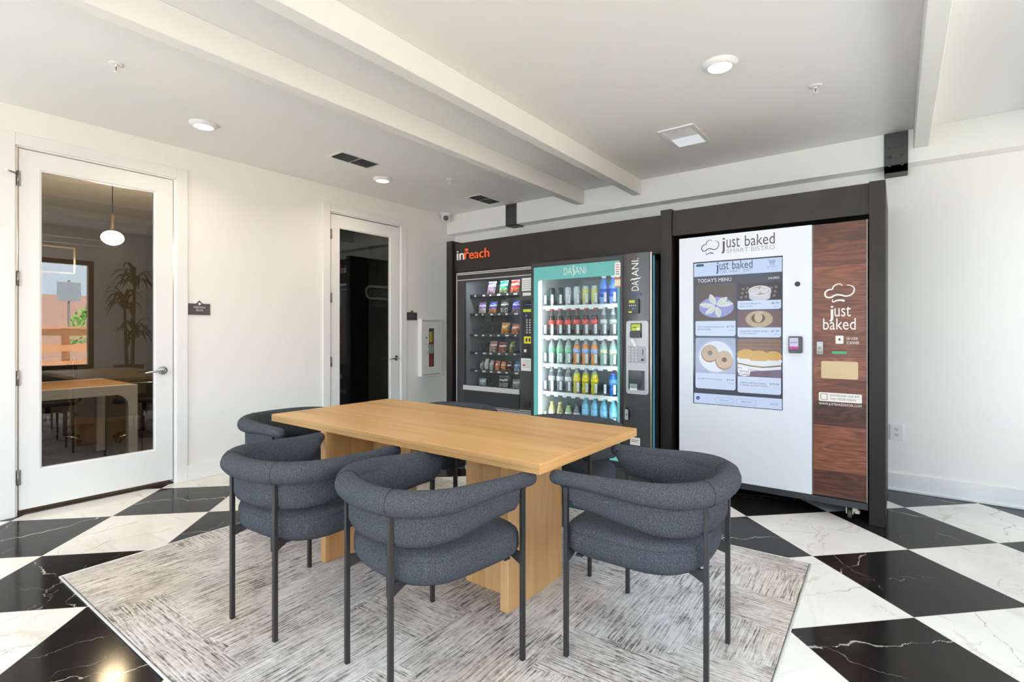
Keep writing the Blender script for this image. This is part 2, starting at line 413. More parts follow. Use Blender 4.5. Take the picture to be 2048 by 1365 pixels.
        ax0, ax1 = min(v[0] for v in V), max(v[0] for v in V); ay0, ay1 = min(v[1] for v in V), max(v[1] for v in V)
        out = []
        for x, y in V:
            p, q = (x - ax0) / (ax1 - ax0 or 1), (y - ay0) / (ay1 - ay0 or 1)
            if spin: p, q = 1 - q, p
            out.append(fr(x0 + (x1 - x0) * p, z0 + (z1 - z0) * q, d0 + d))
        return s.add(out, Fs, m)
    def build(s, name, parent=None, bevel=0.0, seg=2, local=False, recalc=True):
        me = bpy.data.meshes.new(name)
        off = Vector((0, 0, 0)); p = parent
        if not local:
            while p is not None: off += p.location; p = p.parent
        me.from_pydata([tuple(Vector(v) - off) for v in s.v], [], s.f)
        slots = []
        for m in s.m:
            if m not in slots: slots.append(m)
        for m in slots: me.materials.append(m)
        for pl, m, sm in zip(me.polygons, s.m, s.s): pl.material_index = slots.index(m); pl.use_smooth = sm
        if recalc:
            bm = bmesh.new(); bm.from_mesh(me); bmesh.ops.recalc_face_normals(bm, faces=bm.faces); bm.to_mesh(me); bm.free()
        ob = bpy.data.objects.new(name, me); COL.objects.link(ob)
        if parent: ob.parent = parent
        if bevel:
            b = ob.modifiers.new('bevel', 'BEVEL'); b.width = bevel; b.segments = seg; b.limit_method = 'ANGLE'; b.angle_limit = R(50)
        return ob
def tag(o, label=None, cat=None, group=None, kind=None):
    if label: o['label'] = label
    if cat: o['category'] = cat
    if group: o['group'] = group
    if kind: o['kind'] = kind
    return o
def thing(name, label, cat, loc=(0, 0, 0), rz=0.0, group=None, kind=None):
    o = bpy.data.objects.new(name, None); COL.objects.link(o); o.empty_display_size = 0.1
    o.location = loc; o.rotation_euler = (0, 0, rz)
    return tag(o, label, cat, group, kind)
def dup(root, loc, rz=None, label=None, group=None):
    def cp(o, par):
        c = o.copy(); COL.objects.link(c)
        if par: c.parent = par
        for ch in list(o.children): cp(ch, c)
        return c
    r = cp(root, None); r.location = loc
    if rz is not None: r.rotation_euler = (0, 0, rz)
    if label: r['label'] = label
    if group: r['group'] = group
    return r
def structure(o, label=None, cat=None): return tag(o, label, cat, kind='structure')
ORD = ['first', 'second', 'third', 'fourth', 'fifth', 'sixth', 'seventh', 'eighth']

# ------------------------------------------------------------------ room shell
def slab_with_holes(name, ax, p0, p1, a0, a1, z0, z1, holes, m):
    """a wall with rectangular openings, built of upright strips"""
    mb = MB(); cuts = sorted({a0, a1, *[h[0] for h in holes], *[h[1] for h in holes]})
    def blk(u0, u1, w0, w1):
        if w1 - w0 < 1e-4: return
        if ax == 'x': mb.box((p0, u0, w0), (p1, u1, w1), m)
        else: mb.box((u0, p0, w0), (u1, p1, w1), m)
    for u0, u1 in zip(cuts, cuts[1:]):
        hs = [h for h in holes if h[0] <= u0 + 1e-6 and h[1] >= u1 - 1e-6]
        if not hs: blk(u0, u1, z0, z1)
        else: blk(u0, u1, z0, hs[0][2]); blk(u0, u1, hs[0][3], z1)
    return structure(mb.build(name))
D1 = (0.742, 1.690); D2 = (3.096, 4.038); DZ = 2.476          # door openings in the left wall
XF = -8.6                                                     # far wall of the meeting room
structure(MB().box((XF - 0.1, YF - 0.15, -0.1), (XR + 0.15, YB + 0.15, 0), floor_m).build('floor'))
structure(MB().box((XF - 0.1, YF - 0.15, ZC), (XR + 0.15, YB + 0.15, ZC + 0.12), white_ceil).build('ceiling'))
slab_with_holes('wall_left', 'x', XW - 0.12, XW, YF, YB, 0, ZC, [(*D1, 0, DZ), (*D2, 0, DZ)], white_wall)
structure(MB().box((XF - 0.1, YB, 0), (XR + 0.15, YB + 0.15, ZC), white_wall).build('wall_back'))
slab_with_holes('wall_right', 'x', XR, XR + 0.15, YF, YB, 0, ZC, [w[2:] for w in WINDOWS if w[0] == 'x'], white_wall)
slab_with_holes('wall_front', 'y', YF - 0.15, YF, XF - 0.1, XR + 0.15, 0, ZC, [w[2:] for w in WINDOWS if w[0] == 'y'], white_wall)
black_frame = pm('black_window_frame', (28, 27, 27), 0.4)
for i, (ax, p, a0, a1, z0, z1) in enumerate(WINDOWS):
    fr = FW(p + 0.12) if ax == 'x' else FL(0)
    mb = MB(); gb = MB()
    if ax == 'x':
        f2 = lambda a, b, d: (p + 0.02 + d, a, b)
    else:
        f2 = lambda a, b, d: (a, p - 0.02 - d, b)
    mb.frame(f2, a0, z0, a1, z1, 0.075, -0.01, 0.09, black_frame)
    mid = (a0 + a1) / 2
    if i in (1, 3, 4): mb.rect(f2, mid - 0.025, z0 + 0.075, mid + 0.025, z1 - 0.075, 0.0, 0.08, black_frame)
    gb.rect(f2, a0 + 0.075, z0 + 0.075, a1 - 0.075, z1 - 0.075, 0.038, 0.044, win_glass)
    w = structure(mb.build('window_%d' % (i + 1), bevel=0.004), 'black framed window out of frame in the %s wall' % ('right' if ax == 'x' else 'front'), 'window')
    gb.build('pane', w)

# ceiling beams and the girder along the back wall
for i, (x0, x1) in enumerate([(-2.765, -2.676), (-2.118, -2.033), (0.098, 0.184), (0.79, 0.88)]):
    structure(MB().box((x0, YF, 2.59), (x1, 4.818, ZC), beam_m).build('ceiling_beam', bevel=0.004))
structure(MB().box((XW, 4.818, 2.4915), (XR, YB, ZC), white_wall).build('wall_girder', bevel=0.003))

# baseboards and door casings
def baseboard(name, mb): return structure(mb.build(name, bevel=0.004))
mb = MB()
for y0, y1 in [(YF, 0.66), (1.772, 3.014), (4.132, YB)]: mb.box((XW, y0, 0), (XW + 0.016, y1, 0.127), white_trim)
baseboard('baseboard_left', mb)
mb = MB().box((XW + 0.017, YB - 0.016, 0), (XR, YB, 0.138), white_trim).box((XW + 0.017, YB - 0.028, 0), (XR, YB - 0.016, 0.02), white_trim)
baseboard('baseboard_back', mb)
mb = MB().box((XR - 0.016, YF, 0), (XR, YB - 0.03, 0.138), white_trim); baseboard('baseboard_right', mb)
def casing(k, a0, a1):
    mb = MB(); w = 0.082; x0, x1 = XW, XW + 0.016
    mb.box((x0, a0 - w, 0), (x1, a0, DZ + w), white_trim).box((x0, a1, 0), (x1, a1 + w, DZ + w), white_trim).box((x0, a0, DZ), (x1, a1, DZ + w), white_trim)
    for y in (a0, a1):                                        # jamb linings
        mb.box((XW - 0.12, y - 0.012, 0), (XW + 0.002, y + 0.012, DZ), white_trim)
    mb.box((XW - 0.12, a0, DZ - 0.012), (XW + 0.002, a1, DZ + 0.012), white_trim)
    mb.box((XW - 0.085, a0 + 0.012, 0), (XW - 0.065, a0 + 0.024, DZ), white_trim)
    structure(mb.build('trim_%d' % k, bevel=0.003))
casing(1, *D1); casing(2, *D2)
def door(k, y0, y1, zb, zt, gl, label, hinges, hy):
    d = thing('door_%d' % k, label, 'door', (XW, y0, 0), kind='structure')
    fr = FL(XW - 0.045); gy0, gy1, gz0, gz1 = gl
    mb = MB(); o = rrect(y0, zb, y1, zt, 0); i = rrect(gy0, gz0, gy1, gz1, 0)
    mb.ring(fr, o, i, 0, 0.043, white_trim)
    mb.build('slab', d, bevel=0.003)
    mb = MB().frame(fr, gy0, gz0, gy1, gz1, 0.009, 0.010, 0.036, white_trim)
    mb.build('glass_stop', d)
    tag(MB().rect(fr, gy0 + 0.002, gz0 + 0.002, gy1 - 0.002, gz1 - 0.002, 0.019, 0.024, door_glass).build('glass_panel', d), 'clear glass panel')
    for hz in hinges:
        MB().cyl((XW + 0.006, y0 - 0.005, hz - 0.05), (XW + 0.006, y0 - 0.005, hz + 0.05), 0.006, steel, 10).box((XW - 0.002, y0 - 0.014, hz - 0.05), (XW + 0.002, y0 + 0.01, hz + 0.05), steel).build('hinge', d)
    h = MB().lathe([(0.0335, 0), (0.034, 0.004), (0.028, 0.012), (0.012, 0.014)], (0, 0, 0), chrome, 24)
    h.v = [(XW - 0.002 + z, hy + x, 0.922 + y) for x, y, z in h.v]
    rose = h.build('door_handle', d)
    lv = MB().tube([(XW + 0.01, hy, 0.922), (XW + 0.045, hy, 0.922), (XW + 0.055, hy - 0.012, 0.922), (XW + 0.057, hy - 0.05, 0.922), (XW + 0.057, hy - 0.10, 0.918), (XW + 0.05, hy - 0.135, 0.912)], [0.010, 0.010, 0.011, 0.010, 0.008, 0.006], chrome, 12)
    lv.build('lever', rose)
    return d
door(1, 0.762, 1.669, 0.037, 2.458, (0.868, 1.548, 0.292, 2.338), 'white door with tall glass panel, nearest the left edge', (2.255, 1.588, 0.922, 0.257), 1.598)
door(2, 3.115, 4.016, 0.037, 2.455, (3.213, 3.890, 0.292, 2.325), 'white door with tall dark glass panel, beside the vending machines', (2.244, 1.581, 0.919, 0.257), 3.974)
thr = pm('dark_bronze_threshold', (46, 38, 32), 0.5)
for y0, y1 in (D1, D2):
    structure(MB().box((XW - 0.12, y0 + 0.012, 0), (XW - 0.01, y1 - 0.012, 0.012), thr).build('trim_threshold'))
# door stop peg on the first door's top hinge
tag(MB().cyl((XW + 0.01, 0.755, 2.285), (XW + 0.055, 0.70, 2.285), 0.005, steel, 10).cyl((XW + 0.055, 0.70, 2.285), (XW + 0.062, 0.692, 2.285), 0.009, white_plastic, 10).build('door_stop'), 'small pin door stop on the top hinge of the meeting room door', 'door stop')

# ------------------------------------------------------------------ rug and table
t_ = thing('area_rug', 'large pale grey distressed area rug under the wooden table', 'rug', (-3.356, 0.694, 0), R(0.95))
MB().box((0.008, 0.008, 0), (3.022, 2.352, 0.0095), rug_m).build('rug_pile', t_, local=True)
bind = pm('pale_rug_binding', (205, 203, 198), 0.9, bump=(200, 0.3, 0.002))
mb = MB()
for a, b in [((0, 0), (3.03, 0)), ((3.03, 0), (3.03, 2.36)), ((3.03, 2.36), (0, 2.36)), ((0, 2.36), (0, 0))]:
    mb.tube([(a[0], a[1], 0.005), (b[0], b[1], 0.005)], 0.0055, bind, 8)
mb.build('edge_binding', t_, local=True)

RZ = 0.010
t_ = thing('dining_table', 'light oak rectangular table with thick top on the grey rug', 'table', (-2.01, 2.006, RZ))
mb = MB().box((-2.964, 1.5685, 0.7045), (-1.0555, 2.445, 0.745), oak_x)
top = mb.build('tabletop', t_, bevel=0.0025)
mb = MB()
mb.box((-1.0556, 1.570, 0.7060), (-1.0545, 2.4435, 0.7435), oak_e)
mb.build('edge_band', top)
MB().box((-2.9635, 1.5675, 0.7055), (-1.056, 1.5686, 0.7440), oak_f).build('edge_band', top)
groove = pm('oak_edge_line', (128, 88, 48), 0.6)
MB().box((-2.960, 1.5670, 0.7232), (-1.060, 1.5676, 0.7244), groove).build('ply_line', top)
mb = MB().box((-2.462, 1.570, RZ), (-2.416, 2.03, 0.704), oak_z)
mb.box((-2.416, 1.876, RZ), (-2.10, 1.922, 0.704), oak_z); mb.build('pedestal', t_, bevel=0.003)
mb = MB().box((-1.394, 1.760, RZ), (-1.348, 2.203, 0.704), oak_z)
mb.box((-1.70, 1.876, RZ), (-1.394, 1.922, 0.704), oak_z); mb.build('pedestal', t_, bevel=0.003)

# ------------------------------------------------------------------ chairs (local space, front = +Y)
def u_path(a, b, y0, yf, n=18):
    pts = []
    k = 9
    for i in range(k): pts.append((-a, yf + (y0 - yf) * i / k))
    for i in range(n * 2 + 1):
        th = math.pi * i / (n * 2)
        c, s = math.cos(th), math.sin(th)
        ex = 2 / 2.35
        pts.append((-a * (abs(c) ** ex) * (1 if c >= 0 else -1), y0 - b * abs(s) ** ex))
    for i in range(1, k + 1): pts.append((a, y0 + (yf - y0) * i / k))
    return pts
def smooth01(x): x = max(0, min(1, x)); return x * x * (3 - 2 * x)
def make_chair(label, loc, rz):
    t = thing('dining_chair', label, 'chair', loc, rz, 'boucle dining chairs around the table')
    # seat cushion
    def outline(ins, n=56):
        o = []
        for i in range(n):
            a = 2 * math.pi * i / n; c, s = math.cos(a), math.sin(a)
            e = 2 / (6.5 if s > 0 else 2.7)
            ax, ay = 0.277 - ins, (0.27 if s > 0 else 0.243) - ins
            o.append((ax * abs(c) ** e * (1 if c >= 0 else -1), 0.012 + ay * abs(s) ** e * (1 if s >= 0 else -1)))
        return o
    prof = [(0.14, 0.366), (0.07, 0.368), (0.03, 0.376), (0.008, 0.392), (0.0, 0.411), (0.0, 0.448), (0.001, 0.460), (0.0045, 0.4635), (0.0065, 0.465), (0.0045, 0.4665), (0.005, 0.472), (0.018, 0.484), (0.05, 0.494), (0.11, 0.499), (0.18, 0.501)]
    vs, fs = [], []; n = 56
    for ins, z in prof: vs += [(x, y, z) for x, y in outline(ins)]
    for j in range(len(prof) - 1): fs += [(j * n + i, j * n + (i + 1) % n, (j + 1) * n + (i + 1) % n, (j + 1) * n + i) for i in range(n)]
    fs += [list(range(n))[::-1], [(len(prof) - 1) * n + i for i in range(n)]]
    MB().add(vs, fs, boucle, True).build('seat', t, local=True)
    # backrest panel wrapping round the back
    path = u_path(0.259, 0.217, -0.02, 0.276)
    k = len(path); vs, fs = [], []
    for i, (x, y) in enumerate(path):
        a = path[max(0, i - 1)]; b = path[min(k - 1, i + 1)]
        dx, dy = b[0] - a[0], b[1] - a[1]; l = math.hypot(dx, dy); nx, ny = dy / l, -dx / l      # outward
        if nx * x + ny * (y - 0.1) < 0: nx, ny = -nx, -ny
        f = smooth01((y + 0.20) / 0.42)
        zb = 0.514 + 0.046 * f
        e = smooth01((y - 0.185) / 0.091)
        zb = zb + (0.645 - zb) * e ** 3
        th = 0.026 - 0.006 * e
        zt = 0.672
        h = zt - zb
        sec = [(th, zt), (th, zb + 0.5 * h), (th * 0.96, zb + 0.16 * h), (th * 0.62, zb + 0.03 * h), (-th * 0.1, zb), (-th * 0.75, zb + 0.04 * h), (-th - 0.004, zb + 0.2 * h), (-th - 0.002, zb + 0.6 * h), (-th * 0.6, zt)]
        vs += [(x + nx * d, y + ny * d, z) for d, z in sec]
    q = 9
    fs = [(i * q + j, i * q + (j + 1) % q, (i + 1) * q + (j + 1) % q, (i + 1) * q + j) for i in range(k - 1) for j in range(q)]
    fs += [list(range(q)), [(k - 1) * q + j for j in range(q)][::-1]]
    bk = MB().add(vs, fs, boucle, True).build('backrest', t, local=True)
    # rolled rim along the top of back and arms
    path = u_path(0.282, 0.246, -0.02, 0.285)
    P, rr = [], []
    for x, y in path:
        f = smooth01((y + 0.22) / 0.46)
        r = 0.0445 - 0.0165 * f; rr.append(r)
        P.append((x * (1 - 0.02 * f), y, 0.709 - 0.016 * f - r))
    def cap(p, d, r): return [((p[0], p[1] + d * r * math.sin(R(a)), p[2]), r * math.cos(R(a))) for a in (25, 50, 72, 86)]
    e0 = cap(P[0], 1, rr[0])[::-1]; e1 = cap(P[-1], 1, rr[-1])
    P2 = [p for p, _ in e0] + P + [p for p, _ in e1]; r2 = [r for _, r in e0] + rr + [r for _, r in e1]
    MB().tube(P2, r2, boucle, 18).build('rolled_rim', bk, local=True)
    seamm = MATS.get('dark_seam') or pm('dark_seam', (34, 36, 41), 0.95)
    for sx in (-1, 1):                                        # stitched seams either side of the back
        i = min(range(len(path)), key=lambda j: abs(path[j][0] - sx * 0.15) + (9 if path[j][1] > -0.05 else 0))
        a, b = Vector((*path[i - 1], 0)), Vector((*path[i + 1], 0)); tn = (b - a).normalized(); nn = Vector((tn.y, -tn.x, 0))
        if nn.y > 0: nn = -nn
        mb = MB(); c0 = Vector(P[i]); rr_ = rr[i] + 0.0003
        mb.tube([c0 + nn * rr_ * math.cos(R(q)) + Vector((0, 0, rr_ * math.sin(R(q)))) for q in range(-80, 200, 14)], 0.0012, seamm, 6)
        c1 = c0 - nn * 0.003
        mb.build('stitched_seam', bk, local=True)
    # frame under the seat, legs
    mb = MB()
    mb.box((-0.235, 0.196, 0.362), (0.235, 0.224, 0.371), black_metal).box((-0.13, -0.17, 0.362), (-0.10, 0.2, 0.371), black_metal).box((0.10, -0.17, 0.362), (0.13, 0.2, 0.371), black_metal); mb.build('seat_frame', t, local=True, bevel=0.002)
    for x, y in [(-0.2875, 0.236), (0.2875, 0.236), (-0.152, -0.240), (0.152, -0.240)]:
        h = 0.0085
        l = MB().box((x - h, y - h, 0.0), (x + h, y + h, 0.640), black_metal).build('leg', t, local=True, bevel=0.0015)
        ix, iy = (x * 0.80, y) if y > 0 else (x * 0.9, y * 0.74)
        b = MB()
        dx, dy = ix - x, iy - y; L = math.hypot(dx, dy); px, py = -dy / L * 0.006, dx / L * 0.006
        vs = []
        for s_ in (-1, 1): vs += [(x + px * s_, y + py * s_, 0.398), (x + px * s_, y + py * s_, 0.352), (ix + px * s_, iy + py * s_, 0.372), (ix + px * s_, iy + py * s_, 0.398)]
        b.add(vs, [(0, 1, 2, 3), (4, 7, 6, 5), (0, 4, 5, 1), (1, 5, 6, 2), (2, 6, 7, 3), (3, 7, 4, 0)], black_metal).build('gusset', l, local=True)
    return t
ch = make_chair('charcoal chair nearest the meeting room door, on the near side of the table', (-2.14, 1.283, RZ), R(4.6))
dup(ch, (-1.44, 1.36, RZ), R(-8.9), 'charcoal chair angled in the middle front, under the near corner of the table')
dup(ch, (-0.77, 1.957, RZ), R(91.1), 'charcoal chair at the end of the table in front of the white kiosk')
dup(ch, (-3.016, 1.765, RZ), R(-90), 'charcoal chair at the far left end of the table, arm showing past the tabletop')
dup(ch, (-1.52, 2.514, RZ), R(180), 'charcoal chair across the table, its rim before the drinks machine')
dup(ch, (-2.44, 2.514, RZ), R(180), 'charcoal chair across the table, almost hidden behind the wooden pedestals')

# ------------------------------------------------------------------ ceiling fixtures
lens_m = em('downlight_lens', (255, 238, 214), 6.0)
def downlight(label, x, y, first=None):
    t = thing('ceiling_downlight', label, 'ceiling light', (x, y, ZC), 0, 'recessed ceiling downlights')
    m = MB().lathe([(0.094, 0), (0.092, -0.006), (0.074, -0.024), (0.066, -0.026), (0.062, -0.022), (0.062, -0.004)], (0, 0, 0), white_plastic, 36)
    m.build('trim_ring', t, local=True)
    MB().lathe([(0.0001, -0.020), (0.063, -0.020)], (0, 0, 0), lens_m, 32).build('lens', t, local=True, recalc=False)
    l = bpy.data.lights.new('downlight_lamp', 'AREA'); l.shape = 'DISK'; l.size = 0.11; l.energy = 6.0; l.color = (1, 0.84, 0.66); l.spread = R(150)
    o = bpy.data.objects.new('downlight_lamp', l); COL.objects.link(o); o.location = (x, y, ZC - 0.03); o['kind'] = 'helper'
downlight('lit round downlight over the meeting room door', -4.022, 1.625)
downlight('lit round downlight between the two glass doors, by the ceiling vent', -4.061, 3.265)
downlight('lit round downlight over the kiosk side of the room, beside the square grille', -0.795, 2.988)
downlight('round downlight out of frame by the window wall', -0.795, 0.6)
downlight('round downlight out of frame near the front left corner', -4.03, -0.6)
downlight('round downlight out of frame by the front windows', -0.795, -1.8)

def sprinkler(label, x, y):
    t = thing('fire_sprinkler', label, 'sprinkler', (x, y, ZC), R(20), 'fire sprinklers in the ceiling')
    MB().lathe([(0.036, 0), (0.034, -0.004), (0.014, -0.006), (0.012, -0.003)], (0, 0, 0), white_plastic, 24).build('escutcheon', t, local=True)
    b = MB().cyl((0, 0, 0), (0, 0, -0.016), 0.009, white_plastic, 12)
    for s_ in (-1, 1): b.tube([(0.008 * s_, 0, -0.014), (0.013 * s_, 0, -0.024), (0.004 * s_, 0, -0.040)], 0.0022, white_plastic, 8)
    b.cyl((0, 0, -0.038), (0, 0, -0.044), 0.005, white_plastic, 10); b.build('sprinkler_body', t, local=True)
    MB().cyl((0, 0, -0.016), (0, 0, -0.038), 0.0025, pm('red_bulb', (120, 30, 24), 0.2), 8).build('glass_bulb', t, local=True)
    MB().lathe([(0.0001, -0.0435), (0.014, -0.0435), (0.014, -0.0455), (0.0001, -0.0455)], (0, 0, 0), white_plastic, 16).build('deflector', t, local=True)
sprinkler('white pendent sprinkler over the meeting room door', -3.511, 0.968)
sprinkler('white pendent sprinkler near the rear ceiling vent', -3.54, 3.675)
sprinkler('white pendent sprinkler between downlight and right ceiling beam', -0.40, 3.611)

louver = pm('grey_louver', (150, 156, 158), 0.5)
def vent(label, x, y, w, l):
    t = thing('ceiling_vent', label, 'air vent', (x, y, ZC), 0, 'ceiling air registers')
    m = MB().frame(FD(0), -w / 2, -l / 2, w / 2, l / 2, 0.022, 0, 0.006, white_plastic)
    m.box((-w / 2 + 0.022, -0.006, -0.005), (w / 2 - 0.022, 0.006, 0), white_plastic); m.build('register_frame', t, local=True, bevel=0.002)
    MB().box((-w / 2 + 0.02, -l / 2 + 0.02, -0.0008), (w / 2 - 0.02, l / 2 - 0.02, -0.0003), dark_void).build('duct_opening', t, local=True)
    m = MB(); n = 8
    for i in range(n):
        xx = -w / 2 + 0.03 + (w - 0.06) * i / (n - 1)
        for a, b in [(-l / 2 + 0.022, -0.007), (0.007, l / 2 - 0.022)]:
            m.add([(xx - 0.007, a, -0.001), (xx + 0.006, a, -0.011), (xx + 0.006, b, -0.011), (xx - 0.007, b, -0.001),
                   (xx - 0.006, a, -0.0005), (xx + 0.007, a, -0.0105), (xx + 0.007, b, -0.0105), (xx - 0.006, b, -0.0005)],
                  [(0, 1, 2, 3), (4, 7, 6, 5), (0, 4, 5, 1), (2, 6, 7, 3), (1, 5, 6, 2), (0, 3, 7, 4)], louver)
    tag(m.build('louvers', t, local=True), 'grey angled louvre blades')
    MB().box((-w / 2 + 0.035, -l / 2 + 0.018, -0.02), (-w / 2 + 0.04, -l / 2 + 0.03, -0.006), white_plastic).build('damper_lever', t, local=True)
vent('white double ceiling register between the two glass doors', -3.806, 2.762, 0.215, 0.42)
vent('white ceiling register near the corner above the snack machine', -3.761, 4.466, 0.215, 0.41)
t = thing('exhaust_grille', 'square white ceiling grille with a lit half panel, before the girder', 'air vent', (-1.31, 3.94, ZC))
MB().frame(FD(0), -0.135, -0.215, 0.135, 0.215, 0.03, 0, 0.010, white_plastic).build('grille_frame', t, local=True, bevel=0.002)
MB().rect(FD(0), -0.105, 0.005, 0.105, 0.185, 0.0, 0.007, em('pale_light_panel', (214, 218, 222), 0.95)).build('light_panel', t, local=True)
m = MB().box((-0.105, -0.185, -0.001), (0.105, 0.005, -0.0004), pm('grey_duct', (135, 138, 140), 0.6))
for i in range(14):
    y = -0.18 + 0.0135 * i
    m.box((-0.105, y, -0.006), (0.105, y + 0.004, -0.001), white_plastic)
m.build('slats', t, local=True)
MB().box((-0.04, -0.19, -0.02), (-0.034, -0.16, -0.006), white_plastic).build('damper_lever', t, local=True)

t = thing('security_camera', 'white dome security camera at the ceiling corner above the snack machine', 'camera', (-4.60, 4.70, ZC))
MB().lathe([(0.070, 0), (0.070, -0.02), (0.062, -0.034), (0.05, -0.036)], (0, 0, 0), white_plastic, 28).build('mounting_base', t, local=True)
d = Vector((0.66, -0.70, -0.30)).normalized(); c = Vector((0, 0, -0.058))
b_ = MB().ell(tuple(c), (0.056, 0.056, 0.056), white_plastic, 24, 14).build('eyeball', t, local=True)
MB().cyl(tuple(c + d * 0.045), tuple(c + d * 0.0585), 0.034, black, 24, 0.031).build('lens_window', b_, local=True)

strap = pm('black_steel_strap', (44, 43, 43), 0.5, bump=(60, 0.2, 0.002))
def bracket(label, x0, x1, z0):
    t = thing('beam_bracket', label, 'bracket', ((x0 + x1) / 2, 4.818, 2.5), 0, 'black steel straps on the white girder')
    m = MB().box((x0, 4.805, z0), (x1, 4.8175, 2.733), strap)
    m.box((x0, 4.805, z0), (x1, YB - 0.001, 2.4905), strap); m.build('strap', t, bevel=0.003)
    for dz in (0.055, 0.12, 0.19):
        for dx in (0.035, x1 - x0 - 0.035):
            MB().lathe([(0.011, 0), (0.010, 0.004), (0.005, 0.007), (0.0001, 0.008)], (0, 0, 0), strap, 12).v
            b = MB().lathe([(0.011, 0), (0.010, 0.004), (0.005, 0.007), (0.0001, 0.008)], (0, 0, 0), strap, 12)
            b.v = [(x0 + dx + x, 4.805 - z, z0 + dz + y) for x, y, z in b.v]; b.build('bolt', t)
bracket('black steel strap on the girder above the snack machine', -3.722, -3.566, 2.478)
bracket('wide black steel strap on the girder above the kiosk end', -0.08, 0.065, 2.432)

# ------------------------------------------------------------------ small things on the walls
sign_m = pm('charcoal_sign', (62, 60, 62), 0.5); sign_w = pm('sign_lettering', (222, 222, 222), 0.5); sign_d = pm('faint_sign_lettering', (120, 116, 116), 0.5)
def wall_sign(label, y0, y1, z0, z1, lines, lm):
    t = thing('room_sign', label, 'sign', (XW, (y0 + y1) / 2, z0)); fr = FL(XW + 0.0005); yc = (y0 + y1) / 2
    MB().prism(fr, [(y0, z0), (y1, z0), (y1, z1), (yc + 0.026, z1), (yc, z1 + 0.026), (yc - 0.026, z1), (y0, z1)], 0, 0.008, sign_m).build('sign_plate', t)
    m = MB().prism(fr, [(yc - 0.013, z1 - 0.002), (yc, z1 - 0.015), (yc + 0.013, z1 - 0.002), (yc, z1 + 0.012)], 0.008, 0.0095, lm)
    h = 0.017; w = (y1 - y0)
    for i, s_ in enumerate(lines):
        k = len(s_) * 0.0125
        m.text(fr, s_, yc - k / 2, z1 - 0.040 - i * 0.024, yc + k / 2, z1 - 0.040 + h - i * 0.024, lm, 0.001, 0.0083)
    m.build('lettering', t)
wall_sign('dark MEETING ROOM sign beside the first glass door', 1.780, 1.946, 1.372, 1.466, ['MEETING', 'ROOM'], sign_w)
wall_sign('small dark room sign between second glass door and extinguisher cabinet', 4.136, 4.292, 1.368, 1.462, ['OFFICE', 'ROOM'], sign_d)

t = thing('extinguisher_cabinet', 'white extinguisher cabinet with slim window, left of the dark surround', 'cabinet', (XW, 4.51, 0.68))
y0, y1, z0, z1, fx = 4.318, 4.672, 0.679, 1.384, XW + 0.061
cab_w = pm('white_enamel', (232, 230, 226), 0.4)
m = MB().ring(FL(XW + 0.0005), rrect(y0, z0, y1, z1, 0), rrect(y0 + 0.02, z0 + 0.02, y1 - 0.02, z1 - 0.02, 0), 0, 0.055, cab_w)
m.rect(FL(XW + 0.0005), y0 + 0.01, z0 + 0.01, y1 - 0.01, z1 - 0.01, 0.0, 0.002, pm('cabinet_inside', (150, 146, 140), 0.6)); m.build('cabinet_tub', t, bevel=0.003)
wy0, wy1, wz0, wz1 = 4.437, 4.531, 0.792, 1.27
dr = MB().ring(FL(XW + 0.0555), rrect(y0 + 0.022, z0 + 0.025, y1 - 0.022, z1 - 0.025, 0.002), rrect(wy0, wz0, wy1, wz1, 0.012), 0, 0.006, cab_w).build('cabinet_door', t)
MB().frame(FL(XW + 0.0555), y0, z0, y1, z1, 0.02, 0, 0.0055, cab_w).build('door_frame', t, bevel=0.002)
MB().rect(FL(XW + 0.056), wy0, wz0, wy1, wz1, 0, 0.002, case_glass).build('vision_panel', dr)
MB().tube([(XW + 0.062, 4.405, 1.075), (XW + 0.078, 4.405, 1.068), (XW + 0.078, 4.405, 0.962), (XW + 0.062, 4.405, 0.955)], 0.004, chrome, 8).build('pull_handle', dr)
MB().cyl((XW + 0.06, 4.395, 1.155), (XW + 0.068, 4.395, 1.155), 0.009, black, 14).build('lock', dr)
t = thing('fire_extinguisher', 'red fire extinguisher with a yellow tag behind the slim cabinet window', 'fire extinguisher', (XW + 0.028, 4.484, 0.70))
ex = pm('extinguisher_red', (150, 26, 22), 0.3)
MB().lathe([(0.022, 0), (0.025, 0.01), (0.025, 0.42), (0.018, 0.46), (0.008, 0.475)], (0, 0, 0), ex, 20).build('cylinder', t, local=True).scale = (0.95, 2.2, 1)
MB().cyl((0, 0, 0.47), (0, 0, 0.50), 0.010, brass, 10).box((-0.008, -0.035, 0.50), (0.008, 0.03, 0.515), black).box((-0.008, -0.04, 0.525), (0.008, 0.03, 0.535), black).build('valve', t, local=True)
MB().box((0.0252, -0.035, 0.40), (0.0258, 0.02, 0.53), pm('yellow_tag', (216, 186, 60), 0.6)).build('inspection_tag', t, local=True)
MB().box((0.0245, -0.04, 0.26), (0.0252, 0.04, 0.37), pm('pale_label', (190, 186, 180), 0.6)).build('instruction_label', t, local=True)

